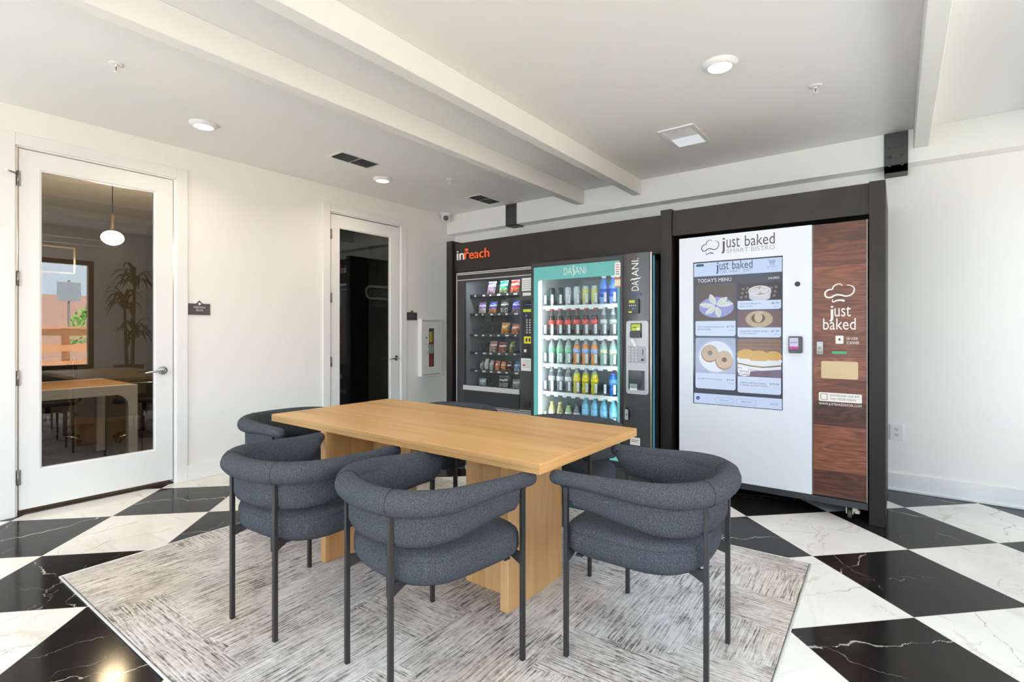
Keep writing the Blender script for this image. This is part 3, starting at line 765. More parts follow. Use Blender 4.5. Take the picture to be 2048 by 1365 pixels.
t = thing('wall_outlet', 'white duplex outlet low on the wall right of the kiosk', 'outlet', (-0.004, YB, 0.451))
m = MB().rect(FB(YB - 0.0005), -0.046, 0.391, 0.038, 0.513, 0, 0.006, white_plastic, 0.006); m.build('cover_plate', t, bevel=0.002)
pl = pm('outlet_face', (214, 216, 216), 0.4)
for zc in (0.474, 0.431):
    f = MB().prism(FB(YB), oval(-0.004, zc, 0.0175, 0.0155, 20), 0.005, 0.009, pl).build('receptacle', t)
    MB().rect(FB(YB), -0.0125, zc - 0.002, -0.010, zc + 0.007, 0.0088, 0.0094, black).rect(FB(YB), 0.002, zc - 0.001, 0.0045, zc + 0.006, 0.0088, 0.0094, black).prism(FB(YB), oval(-0.004, zc - 0.008, 0.0025, 0.0025, 8), 0.0088, 0.0094, black).build('slots', f)

# ------------------------------------------------------------------ dark surround with header signs
t = thing('vending_surround', 'dark bronze surround framing the two vending machines and the kiosk', 'surround', (-1.96, 4.4, 0))
YP = 3.963
for n, x0, x1, y1, z1 in [('side_panel', -3.87, -3.789, YB - 0.03, 2.195), ('pillar', -1.510, -1.421, 4.09, 2.197), ('side_panel', -0.144, -0.058, YB - 0.03, 2.188)]:
    MB().box((x0, YP, 0.0), (x1, y1, z1), surround_m).build(n, t, bevel=0.002)
MB().box((-1.50, 4.09, 0.0), (-1.43, YB - 0.03, 2.17), surround_m).build('divider', t)
hd = MB().box((-3.789, 4.004, 1.862), (-1.510, 4.03, 2.168), surround_m).build('header', t)
MB().box((-1.421, 3.982, 1.986), (-0.144, 4.03, 2.184), surround_m).build('header', t)
MB().box((-3.789, 4.03, 2.12), (-1.510, YB - 0.03, 2.14), surround_m).box((-1.43, 4.03, 2.12), (-0.144, YB - 0.03, 2.14), surround_m).build('top_board', t)
lw = pm('white_acrylic_letters', (226, 222, 216), 0.4); lo = pm('orange_acrylic_letters', (226, 92, 36), 0.4); lo_d = pm('orange_return', (150, 50, 14), 0.5)
def solid_text(fr, s_, x0, z0, x1, z1, m, d, bold):
    mb = MB().text(fr, s_, x0, z0, x1, z1, m, d, 0, bold); return mb
tx = MB().text(FB(4.004), 'in', -3.744, 1.988, -3.642, 2.084, lw, 0.016, 0, 0.035).build('lettering', hd)
mb = MB().text(FB(4.004), 'r', -3.634, 1.990, -3.572, 2.062, lo, 0.018, 0, 0.05)
mb.text(FB(4.004), 'each', -3.566, 1.986, -3.300, 2.082, lo, 0.018, 0, 0.045)
mb.frame(FB(4.004), -3.628, 2.078, -3.590, 2.096, 0.005, 0.0, 0.018, lo, 0.004, 0.002)
tx2 = mb.build('lettering', hd)
for o_, m_ in ((tx, lw), (tx2, lo_d)):
    sm = o_.modifiers.new('return', 'SOLIDIFY'); sm.thickness = 0.015; sm.offset = -1
wl = pm('white_vinyl', (242, 242, 240), 0.5)
sd = MB().ring(FW(-3.8705), rrect(-4.682, 1.655, -4.188, 1.845, 0.094, 10), rrect(-4.650, 1.687, -4.220, 1.813, 0.062, 10), 0, 0.003, wl)
sd.text(FW(-3.8705), 'HELLO', -4.556, 1.716, -4.315, 1.790, wl, 0.002, 0, 0.01).text(FW(-3.8705), 'ATLANTA', -4.535, 1.555, -4.323, 1.602, wl, 0.002, 0, 0.005)
sd.build('side_sign', t)
# ------------------------------------------------------------------ snack machine
YS = 4.0
cab = pm('charcoal_cabinet', (44, 44, 46), 0.4, bump=(300, 0.05, 0.0005)); cab2 = pm('graphite_panel', (58, 58, 60), 0.4); alu = pm('satin_aluminium', (196, 196, 196), 0.3, 0.8); inner_m = pm('grey_liner', (124, 132, 138), 0.6); tray_m = pm('dark_tray', (34, 36, 40), 0.5)
paper = pm('white_paper', (232, 230, 224), 0.7); ink = pm('black_ink', (30, 30, 32), 0.6); yel = pm('yellow_sticker', (222, 214, 60), 0.6); red_ink = pm('red_ink', (190, 50, 44), 0.6)
lcd = em('blue_display', (70, 120, 200), 1.0); lcd_g = em('green_display', (196, 214, 70), 0.9)
snack = thing('snack_machine', 'dark snack vending machine under the orange sign, with chip bags', 'vending machine', (-3.22, 4.4, 0))
sx0, sx1 = -3.757, -2.70
fr = FB(YS)
m = MB()
m.box((sx0 + 0.01, YS + 0.03, 0.12), (sx0 + 0.04, 4.85, 1.84), cab).box((-2.93, YS + 0.03, 0.12), (sx1, 4.85, 1.84), cab).box((sx0 + 0.01, YS + 0.03, 1.80), (sx1, 4.85, 1.84), cab).box((sx0 + 0.01, YS + 0.03, 0.12), (sx1, 4.85, 0.60), cab)
m.build('cabinet', snack)
m = MB().box((sx0 + 0.04, 4.78, 0.60), (-2.93, 4.80, 1.80), inner_m).box((sx0 + 0.04, YS + 0.03, 0.60), (sx0 + 0.055, 4.78, 1.80), inner_m).box((-2.945, YS + 0.03, 0.60), (-2.93, 4.78, 1.80), inner_m)
m.build('liner', snack)
m = MB()
m.ring(fr, rrect(sx0, 0.44, sx1, 1.856, 0), rrect(-3.645, 0.67, -2.922, 1.752, 0), -0.03, 0.0, cab); m.build('door_frame', snack, bevel=0.003)
m = MB()
for z in (1.842, 1.826, 1.768): m.rect(fr, sx0, z, sx1, z + 0.009, 0, 0.006, alu)
m.rect(fr, sx0, 0.455, sx0 + 0.011, 1.85, 0, 0.006, alu)
for z in (0.468, 0.45, 0.434): m.rect(fr, sx0, z, sx1, z + 0.009, 0, 0.006, alu)
m.build('trim_strip', snack)
MB().rect(fr, sx0 + 0.012, 1.778, sx1, 1.825, 0, 0.003, black).build('top_band', snack)
tag(MB().rect(fr, -3.645, 0.672, -2.922, 1.752, -0.008, -0.003, case_glass).build('glass_front', snack), 'clear glass front')
MB().rect(fr, -3.655, 0.622, -2.922, 0.672, 0, 0.012, pm('silver_bar', (190, 190, 190), 0.35, 0.3)).build('silver_bar', snack, bevel=0.003)
dl = MB().rect(fr, -3.64, 0.475, -2.935, 0.612, 0, 0.004, tray_m); dl.frame(fr, -3.65, 0.472, -2.928, 0.618, 0.010, 0, 0.009, cab)
dl.build('delivery_flap', snack, bevel=0.002)
cp = MB().rect(fr, -2.915, 0.60, -2.72, 1.75, 0.0, 0.004, cab2).build('control_panel', snack)
m = MB().rect(fr, -2.895, 1.62, -2.76, 1.745, 0.004, 0.0055, paper).rect(fr, -2.885, 1.575, -2.76, 1.605, 0.004, 0.0055, paper); 
for i in range(5): m.rect(fr, -2.885, 1.72 - i * 0.02, -2.78, 1.7225 - i * 0.02, 0.0055, 0.0058, ink)
m.build('notice', cp)
MB().rect(fr, -2.895, 0.985, -2.73, 1.535, 0.004, 0.010, black, 0.012).build('payment_bezel', cp)
m = MB().rect(fr, -2.86, 1.475, -2.76, 1.515, 0.010, 0.012, pm('dark_glass', (22, 30, 42), 0.15)).rect(fr, -2.85, 1.485, -2.78, 1.49, 0.012, 0.0125, lcd); m.build('display', cp)
m = MB().rect(fr, -2.875, 1.36, -2.76, 1.45, 0.010, 0.018, black, 0.004).rect(fr, -2.87, 1.418, -2.77, 1.445, 0.018, 0.019, lcd_g).prism(fr, oval(-2.835, 1.385, 0.012, 0.012, 14), 0.018, 0.019, lcd); m.build('card_reader', cp)
m = MB()
for r_ in range(6):
    for c_ in range(2): m.rect(fr, -2.838 + c_ * 0.034, 1.215 + r_ * 0.024, -2.822 + c_ * 0.034, 1.229 + r_ * 0.024, 0.010, 0.014, alu)
m.build('keypad', cp)
m = MB().rect(fr, -2.865, 1.118, -2.765, 1.185, 0.010, 0.013, yel).rect(fr, -2.845, 1.135, -2.825, 1.168, 0.013, 0.0134, ink).rect(fr, -2.81, 1.135, -2.79, 1.168, 0.013, 0.0134, ink); m.build('bill_acceptor', cp)
MB().rect(fr, -2.88, 1.03, -2.75, 1.085, 0.010, 0.016, black, 0.004).rect(fr, -2.862, 1.035, -2.835, 1.062, 0.016, 0.0166, paper).build('coin_slot', cp)
m = MB().rect(fr, -2.905, 0.855, -2.775, 0.975, 0.004, 0.0055, paper)
for i in range(5): m.rect(fr, -2.89, 0.955 - i * 0.017, -2.80, 0.958 - i * 0.017, 0.0055, 0.0058, ink)
m.rect(fr, -2.885, 0.90, -2.855, 0.918, 0.0058, 0.0061, red_ink); m.build('sticker', cp)
MB().rect(fr, -2.87, 0.50, -2.80, 0.565, 0.0, 0.008, black, 0.006).build('coin_return', cp)
for x in (sx0 + 0.08, sx1 - 0.08):
    MB().cyl((x, 4.12, 0), (x, 4.12, 0.12), 0.02, black, 10).cyl((x, 4.75, 0), (x, 4.75, 0.12), 0.02, black, 10).build('levelling_foot', snack)
SHELF = [1.63, 1.428, 1.208, 1.018, 0.828, 0.655]
white_tag = pm('price_tag', (216, 216, 212), 0.6)
random.seed(4)
for i, z in enumerate(SHELF):
    m = MB().box((-3.70, 4.16, z - 0.012), (-2.945, 4.70, z - 0.004), tray_m).box((-3.70, 4.15, z - 0.03), (-2.945, 4.16, z - 0.002), tray_m)
    sh = m.build('shelf', snack)
    m = MB()
    for k in range(7):
        x = -3.63 + k * 0.105 + random.uniform(-0.01, 0.01)
        m.rect(FB(4.15), x, z - 0.026, x + random.choice((0.02, 0.03, 0.045)), z - 0.010, 0, 0.001, white_tag)
    m.build('price_tags', sh)
    m = MB()
    for k in range(6):
        xc = -3.60 + k * 0.118
        pts = [(xc + 0.045 * math.cos(a * 0.62), 4.17 + a * 0.0075, z + 0.048 + 0.045 * math.sin(a * 0.62)) for a in range(34)]
        m.tube(pts, 0.0022, black_metal, 5)
    m.build('spiral_coils', sh)
MB().rect(FB(4.19), -3.50, 1.335, -3.41, 1.42, 0, 0.03, black).build('product_sensor', snack)
l = bpy.data.lights.new('snack_lamp', 'AREA'); l.shape = 'RECTANGLE'; l.size = 0.6; l.size_y = 0.05; l.energy = 3.4; l.color = (0.9, 0.95, 1)
o = bpy.data.objects.new('snack_lamp', l); COL.objects.link(o); o.location = (-3.29, 4.06, 1.785); o.rotation_euler = (R(25), 0, 0); o['kind'] = 'helper'

def bag_mat(name, c1, c2, c3):
    m, t, b = nt(name); p = SEP(t, N(t, 'ShaderNodeTexCoord').outputs['Generated'])
    n = NOISE(t, OBJC(t), 38, 2)
    zz = MA(t, 'ADD', p[2], MA(t, 'MULTIPLY_ADD', n, 0.24, -0.12))
    a = MA(t, 'GREATER_THAN', zz, 0.42)
    q = NOISE(t, OBJC(t), 75, 1)
    bot = MIX(t, MA(t, 'GREATER_THAN', q, 0.52), srgb(c3), srgb(c2))
    top_ = MIX(t, MA(t, 'LESS_THAN', MA(t, 'ABSOLUTE', MA(t, 'SUBTRACT', zz, 0.66)), 0.07), srgb(c1), srgb((206, 202, 196)))
    link(t, MIX(t, a, bot, top_), b.inputs['Base Color']); b.inputs['Roughness'].default_value = 0.28
    BUMP(t, b, NOISE(t, OBJC(t), 22, 2), 0.35, 0.01)
    return m
def snack_bag(label, x, z, w, h, mat, tilt=10, group='snack bags in the vending machine'):
    t = thing('snack_bag', label, 'snack bag', (x, 4.195, z), 0, group)
    nx, nz = 9, 12; vs = []
    for side in (1, -1):
        for j in range(nz + 1):
            v = j / nz
            for i in range(nx + 1):
                u = i / nx
                puff = (math.sin(math.pi * u) ** 0.6) * (math.sin(math.pi * min(1, max(0, (v - 0.05) / 0.9))) ** 0.55)
                ww = w * (1 - 0.06 * math.sin(math.pi * v))
                xx = (u - 0.5) * ww + (v - 0.5) * h * math.tan(R(tilt)); vs.append((xx, -side * 0.032 * puff - side * 0.0008, v * h))
    q = (nx + 1) * (nz + 1); fs = []
    for sd_ in (0, 1):
        for j in range(nz):
            for i in range(nx):
                a = sd_ * q + j * (nx + 1) + i; f = (a, a + 1, a + nx + 2, a + nx + 1); fs.append(f if not sd_ else f[::-1])
    mb = MB().add(vs, fs, mat, True); mb.build('bag_body', t, local=True)
    crimp = MATS.get('crimp') or pm('crimp', (150, 146, 140), 0.3, 0.6)
    m = MB()
    for v in (0.0, 0.955):
        xo = (v + 0.02 - 0.5) * h * math.tan(R(tilt)); m.box((-w / 2 + xo, -0.0035, v * h), (w / 2 + xo, 0.0035, v * h + 0.008), crimp)
    m.build('crimped_seal', t, local=True)
    return t
B3 = 'of the snack machine'
bags = [
 ('lilac and orange chip bag on the top shelf ' + B3, -3.432, 0, .115, .165, (120, 110, 150), (200, 110, 50), (150, 150, 180), 14),
 ('teal chip bag on the top shelf ' + B3, -3.273, 0, .115, .165, (20, 150, 130), (230, 200, 110), (20, 130, 110), 12),
 ('red chip bag on the top shelf ' + B3, -3.125, 0, .115, .165, (205, 60, 50), (230, 160, 120), (200, 50, 40), 10),
 ('purple and white chip bag, first on the second shelf ' + B3, -3.560, 1, .108, .155, (126, 104, 160), (222, 196, 150), (180, 170, 200), 6),
 ('blue and peach chip bag on the second shelf ' + B3, -3.415, 1, .108, .155, (60, 80, 190), (222, 150, 110), (200, 120, 80), 12),
 ('black and white chip bag on the second shelf ' + B3, -3.262, 1, .11, .165, (60, 60, 62), (226, 224, 216), (50, 48, 50), 12),
 ('royal blue chip bag with yellow band on the second shelf ' + B3, -3.110, 1, .108, .155, (30, 60, 190), (230, 180, 60), (30, 50, 170), 12),
 ('golden orange snack bag on the third shelf ' + B3, -3.252, 2, .105, .15, (206, 130, 30), (226, 150, 60), (140, 80, 20), 10),
 ('coral snack bag on the third shelf ' + B3, -3.118, 2, .105, .13, (196, 96, 70), (220, 150, 110), (160, 60, 40), 14),
 ('brown and white cookie bag on the fourth shelf ' + B3, -3.412, 3, .105, .145, (150, 100, 84), (220, 200, 190), (110, 60, 46), 10),
 ('maroon snack bag on the fourth shelf ' + B3, -3.290, 3, .115, .13, (120, 30, 40), (190, 120, 110), (90, 20, 30), 12),
 ('slim olive snack bar packet on the fourth shelf ' + B3, -3.163, 3, .055, .145, (150, 146, 70), (190, 180, 110), (120, 110, 50), 10),
 ('grey foil packet, first on the fifth shelf ' + B3, -3.565, 4, .04, .11, (150, 152, 150), (190, 190, 188), (120, 120, 120), 8),
 ('white bar packet with grey print on the fifth shelf ' + B3, -3.50, 4, .05, .15, (206, 206, 200), (110, 108, 100), (220, 220, 214), 8),
 ('pale bar packet beside the orange packets on the fifth shelf ' + B3, -3.432, 4, .05, .13, (180, 178, 168), (226, 222, 210), (160, 150, 140), 8),
 ('bright orange packet on the fifth shelf ' + B3, -3.352, 4, .06, .125, (230, 110, 30), (240, 170, 70), (200, 70, 20), 8),
 ('orange and gold packet in the middle of the fifth shelf ' + B3, -3.275, 4, .06, .12, (220, 120, 30), (140, 60, 20), (240, 160, 60), 8),
 ('dark brown candy packet on the fifth shelf ' + B3, -3.195, 4, .055, .12, (80, 40, 30), (200, 90, 40), (60, 30, 24), 10),
 ('blue foil packet at the right end of the fifth shelf ' + B3, -3.095, 4, .08, .125, (70, 110, 180), (200, 206, 214), (60, 90, 150), 6),
 ('small clear pastry packet at the left of the bottom shelf ' + B3, -3.56, 5, .10, .10, (170, 178, 190), (214, 214, 216), (130, 140, 160), 4),
 ('large black and white pastry bag on the bottom shelf ' + B3, -3.275, 5, .13, .15, (70, 66, 70), (206, 200, 190), (110, 104, 100), 8),
 ('silver pastry bag at the right end of the bottom shelf ' + B3, -3.105, 5, .12, .12, (150, 148, 146), (216, 212, 206), (110, 106, 104), 10)]
for i, (lb, x, sh, w, h, c1, c2, c3, tl) in enumerate(bags):
    snack_bag(lb, x, SHELF[sh] - 0.003, w * 0.95, h * 0.78, bag_mat('bag_print_%d' % i, c1, c2, c3), tl)

# ------------------------------------------------------------------ drinks machine
YD = 3.83; fr = FB(YD)
drk = thing('drinks_machine', 'tall black drinks machine with teal framed lit glass front', 'vending machine', (-2.1, 4.2, 0))
dx0, dx1, dz1 = -2.675, -1.532, 1.853
teal = pm('teal_vinyl', (92, 178, 176), 0.35); teal_l = em('teal_backlit', (110, 196, 190), 0.85); blk = pm('black_satin', (36, 36, 37), 0.35, bump=(300, 0.05, 0.0005)); liner = pm('white_liner', (224, 230, 232), 0.5)
m = MB().box((dx0, YD + 0.05, 0.09), (dx1, 4.80, 0.16), blk).box((dx0, YD + 0.05, 1.80), (dx1, 4.80, dz1 - 0.005), blk).box((dx0, YD + 0.05, 0.09), (dx0 + 0.03, 4.80, dz1 - 0.005), blk).box((-1.775, YD + 0.08, 0.09), (dx1, 4.80, dz1 - 0.005), blk).box((dx0, 4.76, 0.09), (dx1, 4.80, dz1 - 0.005), blk)
m.build('cabinet', drk)
m = MB().box((dx0 + 0.03, 4.70, 0.16), (-1.775, 4.76, 1.80), liner).box((dx0 + 0.03, YD + 0.05, 0.16), (dx0 + 0.045, 4.70, 1.80), liner).box((-1.79, YD + 0.05, 0.16), (-1.775, 4.70, 1.80), liner).box((dx0 + 0.03, YD + 0.05, 1.76), (-1.775, 4.70, 1.80), liner).box((dx0 + 0.03, YD + 0.05, 0.16), (-1.775, 4.70, 0.19), liner)
m.build('liner', drk)
m = MB().ring(fr, rrect(dx0, 0.13, -1.775, dz1, 0), rrect(-2.648, 0.178, -1.800, 1.812, 0), -0.05, 0.0, blk); df = m.build('door_frame', drk, bevel=0.004)
m = MB().ring(fr, rrect(-2.648, 0.178, -1.800, 1.812, 0.001), rrect(-2.603, 0.44, -1.823, 1.692, 0.02), -0.012, -0.008, teal_l); tb = m.build('teal_border', df)
MB().text(fr, 'DA', -2.328, 1.724, -2.250, 1.788, lw, 0.001, -0.0078, -0.01).text(fr, 'ANI', -2.218, 1.724, -2.112, 1.788, lw, 0.001, -0.0078, -0.01).stroke(fr, [(-2.222, 1.806), (-2.232, 1.796), (-2.238, 1.78), (-2.232, 1.76), (-2.226, 1.742), (-2.230, 1.722), (-2.244, 1.704)], [0.003, 0.008, 0.010, 0.011, 0.010, 0.008, 0.002], -0.0078, -0.0068, lw).build('lettering', tb)
tag(MB().rect(fr, -2.648, 0.178, -1.800, 1.812, -0.020, -0.015, case_glass).build('glass_front', df), 'clear glass front')
m = MB().rect(fr, -1.842, 1.675, -1.792, 1.795, -0.006, 0.001, paper, 0.012).rect(fr, -1.842, 1.595, -1.792, 1.668, -0.006, 0.001, pm('cream_sticker', (216, 200, 178), 0.6)).rect(fr, -1.842, 1.655, -1.792, 1.668, 0.001, 0.0015, pm('orange_ink', (190, 96, 40), 0.6)).rect(fr, -1.842, 1.592, -1.792, 1.600, 0.001, 0.0015, MATS['orange_ink'])
for i in range(5): m.rect(fr, -1.834 + 0.003 * (i % 2), 1.772 - i * 0.019, -1.801 - 0.003 * (i % 2), 1.778 - i * 0.019, 0.001, 0.0015, red_ink if i < 3 else ink)
m.build('sticker', df)
# curved column
cx0, cx1 = -1.775, dx1
prof = [(cx0, -0.05), (cx0, -0.004)] + [(cx0 + (cx1 - cx0) * s_, 0.03 * math.sin(math.pi * (0.12 + 0.76 * s_)) ** 0.8 - 0.012) for s_ in [i / 14 for i in range(1, 14)]] + [(cx1, -0.012), (cx1, -0.05)]
m = MB().add([(x, YD - d, z) for z in (0.13, dz1) for x, d in prof], [tuple(range(len(prof))), tuple(range(len(prof), 2 * len(prof)))] + [(i, (i + 1) % len(prof), len(prof) + (i + 1) % len(prof), len(prof) + i) for i in range(len(prof))], pm('graphite_column', (62, 62, 64), 0.28))
colm = m.build('column', drk)
MB().box((dx1 - 0.007, YD - 0.0005, 0.13), (dx1 + 0.001, YD + 0.012, dz1), alu).build('edge_trim', drk)
MB().box((dx1 - 0.006, YD + 0.045, 0.13), (dx1 + 0.0005, YD + 0.060, 1.83), em('cyan_edge_light', (80, 190, 215), 0.9)).build('edge_light', drk)
fc = FB(YD - 0.0185)
m = MB().text(fc, 'DA', -1.688, 1.556, -1.628, 1.632, lw, 0.0015, 0, 0.0, 1).text(fc, 'ANI.', -1.688, 1.668, -1.628, 1.812, lw, 0.0015, 0, 0.0, 1)
m.stroke(fc, [(-1.70, 1.636), (-1.692, 1.644), (-1.68, 1.648), (-1.66, 1.646), (-1.645, 1.652), (-1.625, 1.650), (-1.608, 1.664)], [0.002, 0.008, 0.011, 0.012, 0.011, 0.008, 0.002], 0, 0.0015, lw)
m.build('lettering', colm)
MB().rect(fc, -1.692, 1.516, -1.606, 1.540, -0.004, 0.006, pm('navy_badge', (40, 44, 92), 0.3), 0.004).build('badge', colm)
m = MB().rect(fc, -1.712, 1.376, -1.620, 1.488, -0.006, 0.022, black, 0.006).rect(fc, -1.700, 1.458, -1.652, 1.480, 0.022, 0.0235, lcd_g).prism(fc, oval(-1.665, 1.412, 0.010, 0.007, 12), 0.022, 0.0235, lcd).rect(fc, -1.704, 1.382, -1.676, 1.392, 0.022, 0.0235, yel)
for i in range(4): m.rect(fc, -1.698 + i * 0.016, 1.434, -1.690 + i * 0.016, 1.442, 0.022, 0.0235, paper)
m.build('card_reader', colm, bevel=0.002)
silver = pm('silver_plate', (176, 177, 178), 0.38, 0.15)
fp = FB(YD - 0.0205)
pt = MB().rect(fp, -1.733, 0.738, -1.549, 1.318, -0.012, 0.004, silver, 0.022).build('selector_plate', colm, bevel=0.003)
q = FB(YD - 0.0246)
MB().rect(q, -1.692, 1.182, -1.600, 1.298, -0.002, 0.004, black, 0.006).rect(q, -1.684, 1.240, -1.612, 1.290, 0.004, 0.006, lcd_g).rect(q, -1.676, 1.262, -1.640, 1.268, 0.006, 0.0063, ink).rect(q, -1.64, 1.245, -1.618, 1.262, 0.006, 0.0063, paper).rect(q, -1.694, 1.186, -1.604, 1.232, 0.004, 0.018, black, 0.004).build('bill_acceptor', pt)
MB().add([(-1.70, YD - 0.027, 1.17), (-1.665, YD - 0.034, 1.178), (-1.640, YD - 0.030, 1.125), (-1.662, YD - 0.028, 1.112), (-1.70, YD - 0.0265, 1.17), (-1.665, YD - 0.0335, 1.178), (-1.640, YD - 0.0295, 1.125), (-1.662, YD - 0.0275, 1.112)], [(0, 1, 2, 3), (7, 6, 5, 4)], paper).build('paper_note', pt, recalc=False)
m = MB().rect(q, -1.716, 0.985, -1.566, 1.118, 0, 0.003, pm('keypad_grey', (150, 151, 153), 0.4, 0.2), 0.004)
for r_ in range(5):
    for c_ in range(3): m.prism(q, oval(-1.702 + c_ * 0.030, 1.005 + r_ * 0.023, 0.009, 0.0075, 12), 0.003, 0.008, silver)
m.rect(q, -1.594, 1.05, -1.587, 1.095, 0.003, 0.0036, ink).prism(q, oval(-1.592, 1.012, 0.009, 0.009, 12), 0.003, 0.012, black); m.build('keypad', pt)
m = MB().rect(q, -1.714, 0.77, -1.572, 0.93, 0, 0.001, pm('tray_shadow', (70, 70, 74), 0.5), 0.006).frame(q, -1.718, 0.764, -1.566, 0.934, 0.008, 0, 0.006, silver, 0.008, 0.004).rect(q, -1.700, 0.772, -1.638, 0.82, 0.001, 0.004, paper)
dp = m.build('delivery_pocket', pt)
MB().rect(q, -1.71, 0.785, -1.60, 0.928, 0.008, 0.012, clear_plastic, 0.01).build('pocket_door', dp)
MB().prism(fc, arc(-1.735, 0.575, 0.036, 0.055, -90, 90, 14), -0.006, 0.002, black).rect(fc, -1.742, 0.530, -1.716, 0.612, 0.0, 0.009, silver, 0.003).prism(fc, oval(-1.729, 0.572, 0.007, 0.009, 12), 0.009, 0.012, steel).build('door_lock', colm)
MB().rect(fc, -1.70, 0.335, -1.618, 0.395, -0.008, 0.0, paper).rect(fc, -1.69, 0.372, -1.63, 0.376, 0.0, 0.0005, ink).rect(fc, -1.69, 0.36, -1.64, 0.364, 0.0, 0.0005, ink).build('sticker', colm)
MB().box((dx0 + 0.03, YD + 0.03, 0.03), (dx1 - 0.03, YD + 0.06, 0.13), pm('kick_plate', (58, 58, 60), 0.5)).build('kick_plate', drk)
for x in (dx0 + 0.1, dx1 - 0.1):
    MB().cyl((x, YD + 0.10, 0), (x, YD + 0.10, 0.09), 0.02, black, 10).cyl((x, 4.7, 0), (x, 4.7, 0.09), 0.02, black, 10).build('levelling_foot', drk)
led = em('white_led_tube', (250, 253, 255), 1.4)
for x in (-2.612, -1.808):
    MB().box((x - 0.012, YD + 0.04, 0.30), (x + 0.012, YD + 0.07, 1.72), led).build('light_tube', drk)
for x, ry in ((-2.585, -1), (-1.835, 1)):
    l = bpy.data.lights.new('case_lamp', 'AREA'); l.shape = 'RECTANGLE'; l.size = 0.03; l.size_y = 1.35; l.energy = 2.3; l.color = (0.93, 0.98, 1)
    o = bpy.data.objects.new('case_lamp', l); COL.objects.link(o); o.location = (x, YD + 0.055, 1.0); o['kind'] = 'helper'
    o.rotation_euler = Vector((-ry * 0.75, 1, 0)).to_track_quat('-Z', 'Y').to_euler()
DS = [1.468, 1.197, 0.940, 0.685, 0.432]
frost = pm('frosted_clip', (214, 224, 228), 0.3)
for i, z in enumerate(DS):
    m = MB().box((-2.62, 3.945, z - 0.030), (-1.80, 3.955, z), liner).box((-2.62, 3.955, z - 0.012), (-1.80, 4.65, z - 0.004), liner)
    for k in range(9):
        m.box((-2.58 + k * 0.0885, 3.936, z - 0.042), (-2.54 + k * 0.0885, 3.946, z - 0.022), liner)
    sh = m.build('shelf', drk)
    m = MB(); hh = 0.105 if i not in (4,) else 0.075
    for k in range(9):
        x = -2.622 + k * 0.0885 + (0.012 if k == 0 else 0.0)
        m.rect(FB(3.96), x - 0.006, z, x + 0.030, z + hh, 0, 0.003, clear_plastic, 0.004).rect(FB(3.955), x - 0.001, z + 0.018, x + 0.022, z + hh - 0.008, 0, 0.002, frost, 0.003).rect(FB(3.953), x + 0.006, z + 0.03, x + 0.010, z + hh - 0.02, 0, 0.002, silver)
        m.box((x + 0.026, 3.958, z), (x + 0.029, 4.6, z + 0.05), clear_plastic)
    m.build('bottle_guides', sh)

def mat2(name, col, rough=0.15, trans=0.0):
    if name in MATS: return MATS[name]
    m = pm(name, col, rough, spec=0.6); b = m.node_tree.nodes['Principled BSDF']
    if trans: b.inputs['Transmission Weight'].default_value = trans; b.inputs['IOR'].default_value = 1.25
    return m
def bottle(name, label, cat, x, z, prof, body, capm, cap, labelm, lab, group, kind_text=None):
    t = thing(name, label, cat, (x, 4.0, z), 0, group)
    if prof is soda:
        MB().lathe(prof[:7] + [(0.0255, 0.178)], (0, 0, 0), body, 18).build('bottle_body', t, local=True)
        MB().lathe([(0.0255, 0.178)] + prof[7:], (0, 0, 0), pal['clear'] if body is not cola else pal['smoke'], 18).build('bottle_neck', t, local=True)
    else:
        MB().lathe(prof, (0, 0, 0), body, 18).build('bottle_body' if cat != 'drink can' else 'can_body', t, local=True)
    if cap: MB().cyl((0, 0, cap[0]), (0, 0, cap[1]), cap[2], capm, 14).build('cap', t, local=True)
    if lab: MB().lathe([(lab[2], lab[0]), (lab[2], lab[1])], (0, 0, 0), labelm, 18).build('wrap_label', t, local=True, recalc=False)
    return t
soda = [(0.026, 0), (0.032, 0.006), (0.032, 0.045), (0.029, 0.07), (0.032, 0.095), (0.0325, 0.14), (0.027, 0.168), (0.019, 0.188), (0.0135, 0.206), (0.0115, 0.218), (0.0115, 0.232)]
water = [(0.028, 0), (0.033, 0.006), (0.032, 0.03), (0.034, 0.05), (0.031, 0.08), (0.034, 0.10), (0.033, 0.14), (0.028, 0.165), (0.016, 0.19), (0.0135, 0.20), (0.0135, 0.21)]
can_t = [(0.024, 0), (0.029, 0.008), (0.029, 0.150), (0.024, 0.162), (0.023, 0.166), (0.022, 0.163)]
juice = [(0.027, 0), (0.031, 0.006), (0.031, 0.07), (0.026, 0.10), (0.018, 0.12), (0.015, 0.13), (0.015, 0.14)]
sport = [(0.030, 0), (0.034, 0.006), (0.034, 0.06), (0.030, 0.075), (0.035, 0.10), (0.035, 0.14), (0.026, 0.165), (0.019, 0.175)]
X8 = [-2.555 + 0.0879 * k for k in range(8)]
cola = mat2('cola', (52, 40, 38)); clearb = mat2('clear_pet', (176, 190, 190), 0.1); orange = mat2('orange_soda', (206, 128, 40)); yellow = mat2('yellow_soda', (206, 196, 44)); bluew = mat2('blue_pet', (96, 140, 214), 0.1); tealw = mat2('teal_pet', (110, 180, 216), 0.1); blued = mat2('blue_sports_drink', (40, 110, 190)); greyb = mat2('smoky_pet', (92, 100, 104), 0.12); greenb = mat2('pale_green_pet', (150, 186, 172), 0.12)
pal = {k: mat2('plastic_' + k, c, 0.35) for k, c in dict(red=(214, 60, 60), white=(236, 238, 238), silver=(196, 204, 206), green=(90, 200, 160), lime=(150, 210, 150), blue=(80, 100, 200), teal=(70, 206, 186), dark=(40, 46, 46), yellow=(222, 214, 130), clear=(170, 184, 184), smoke=(96, 92, 92)).items()}
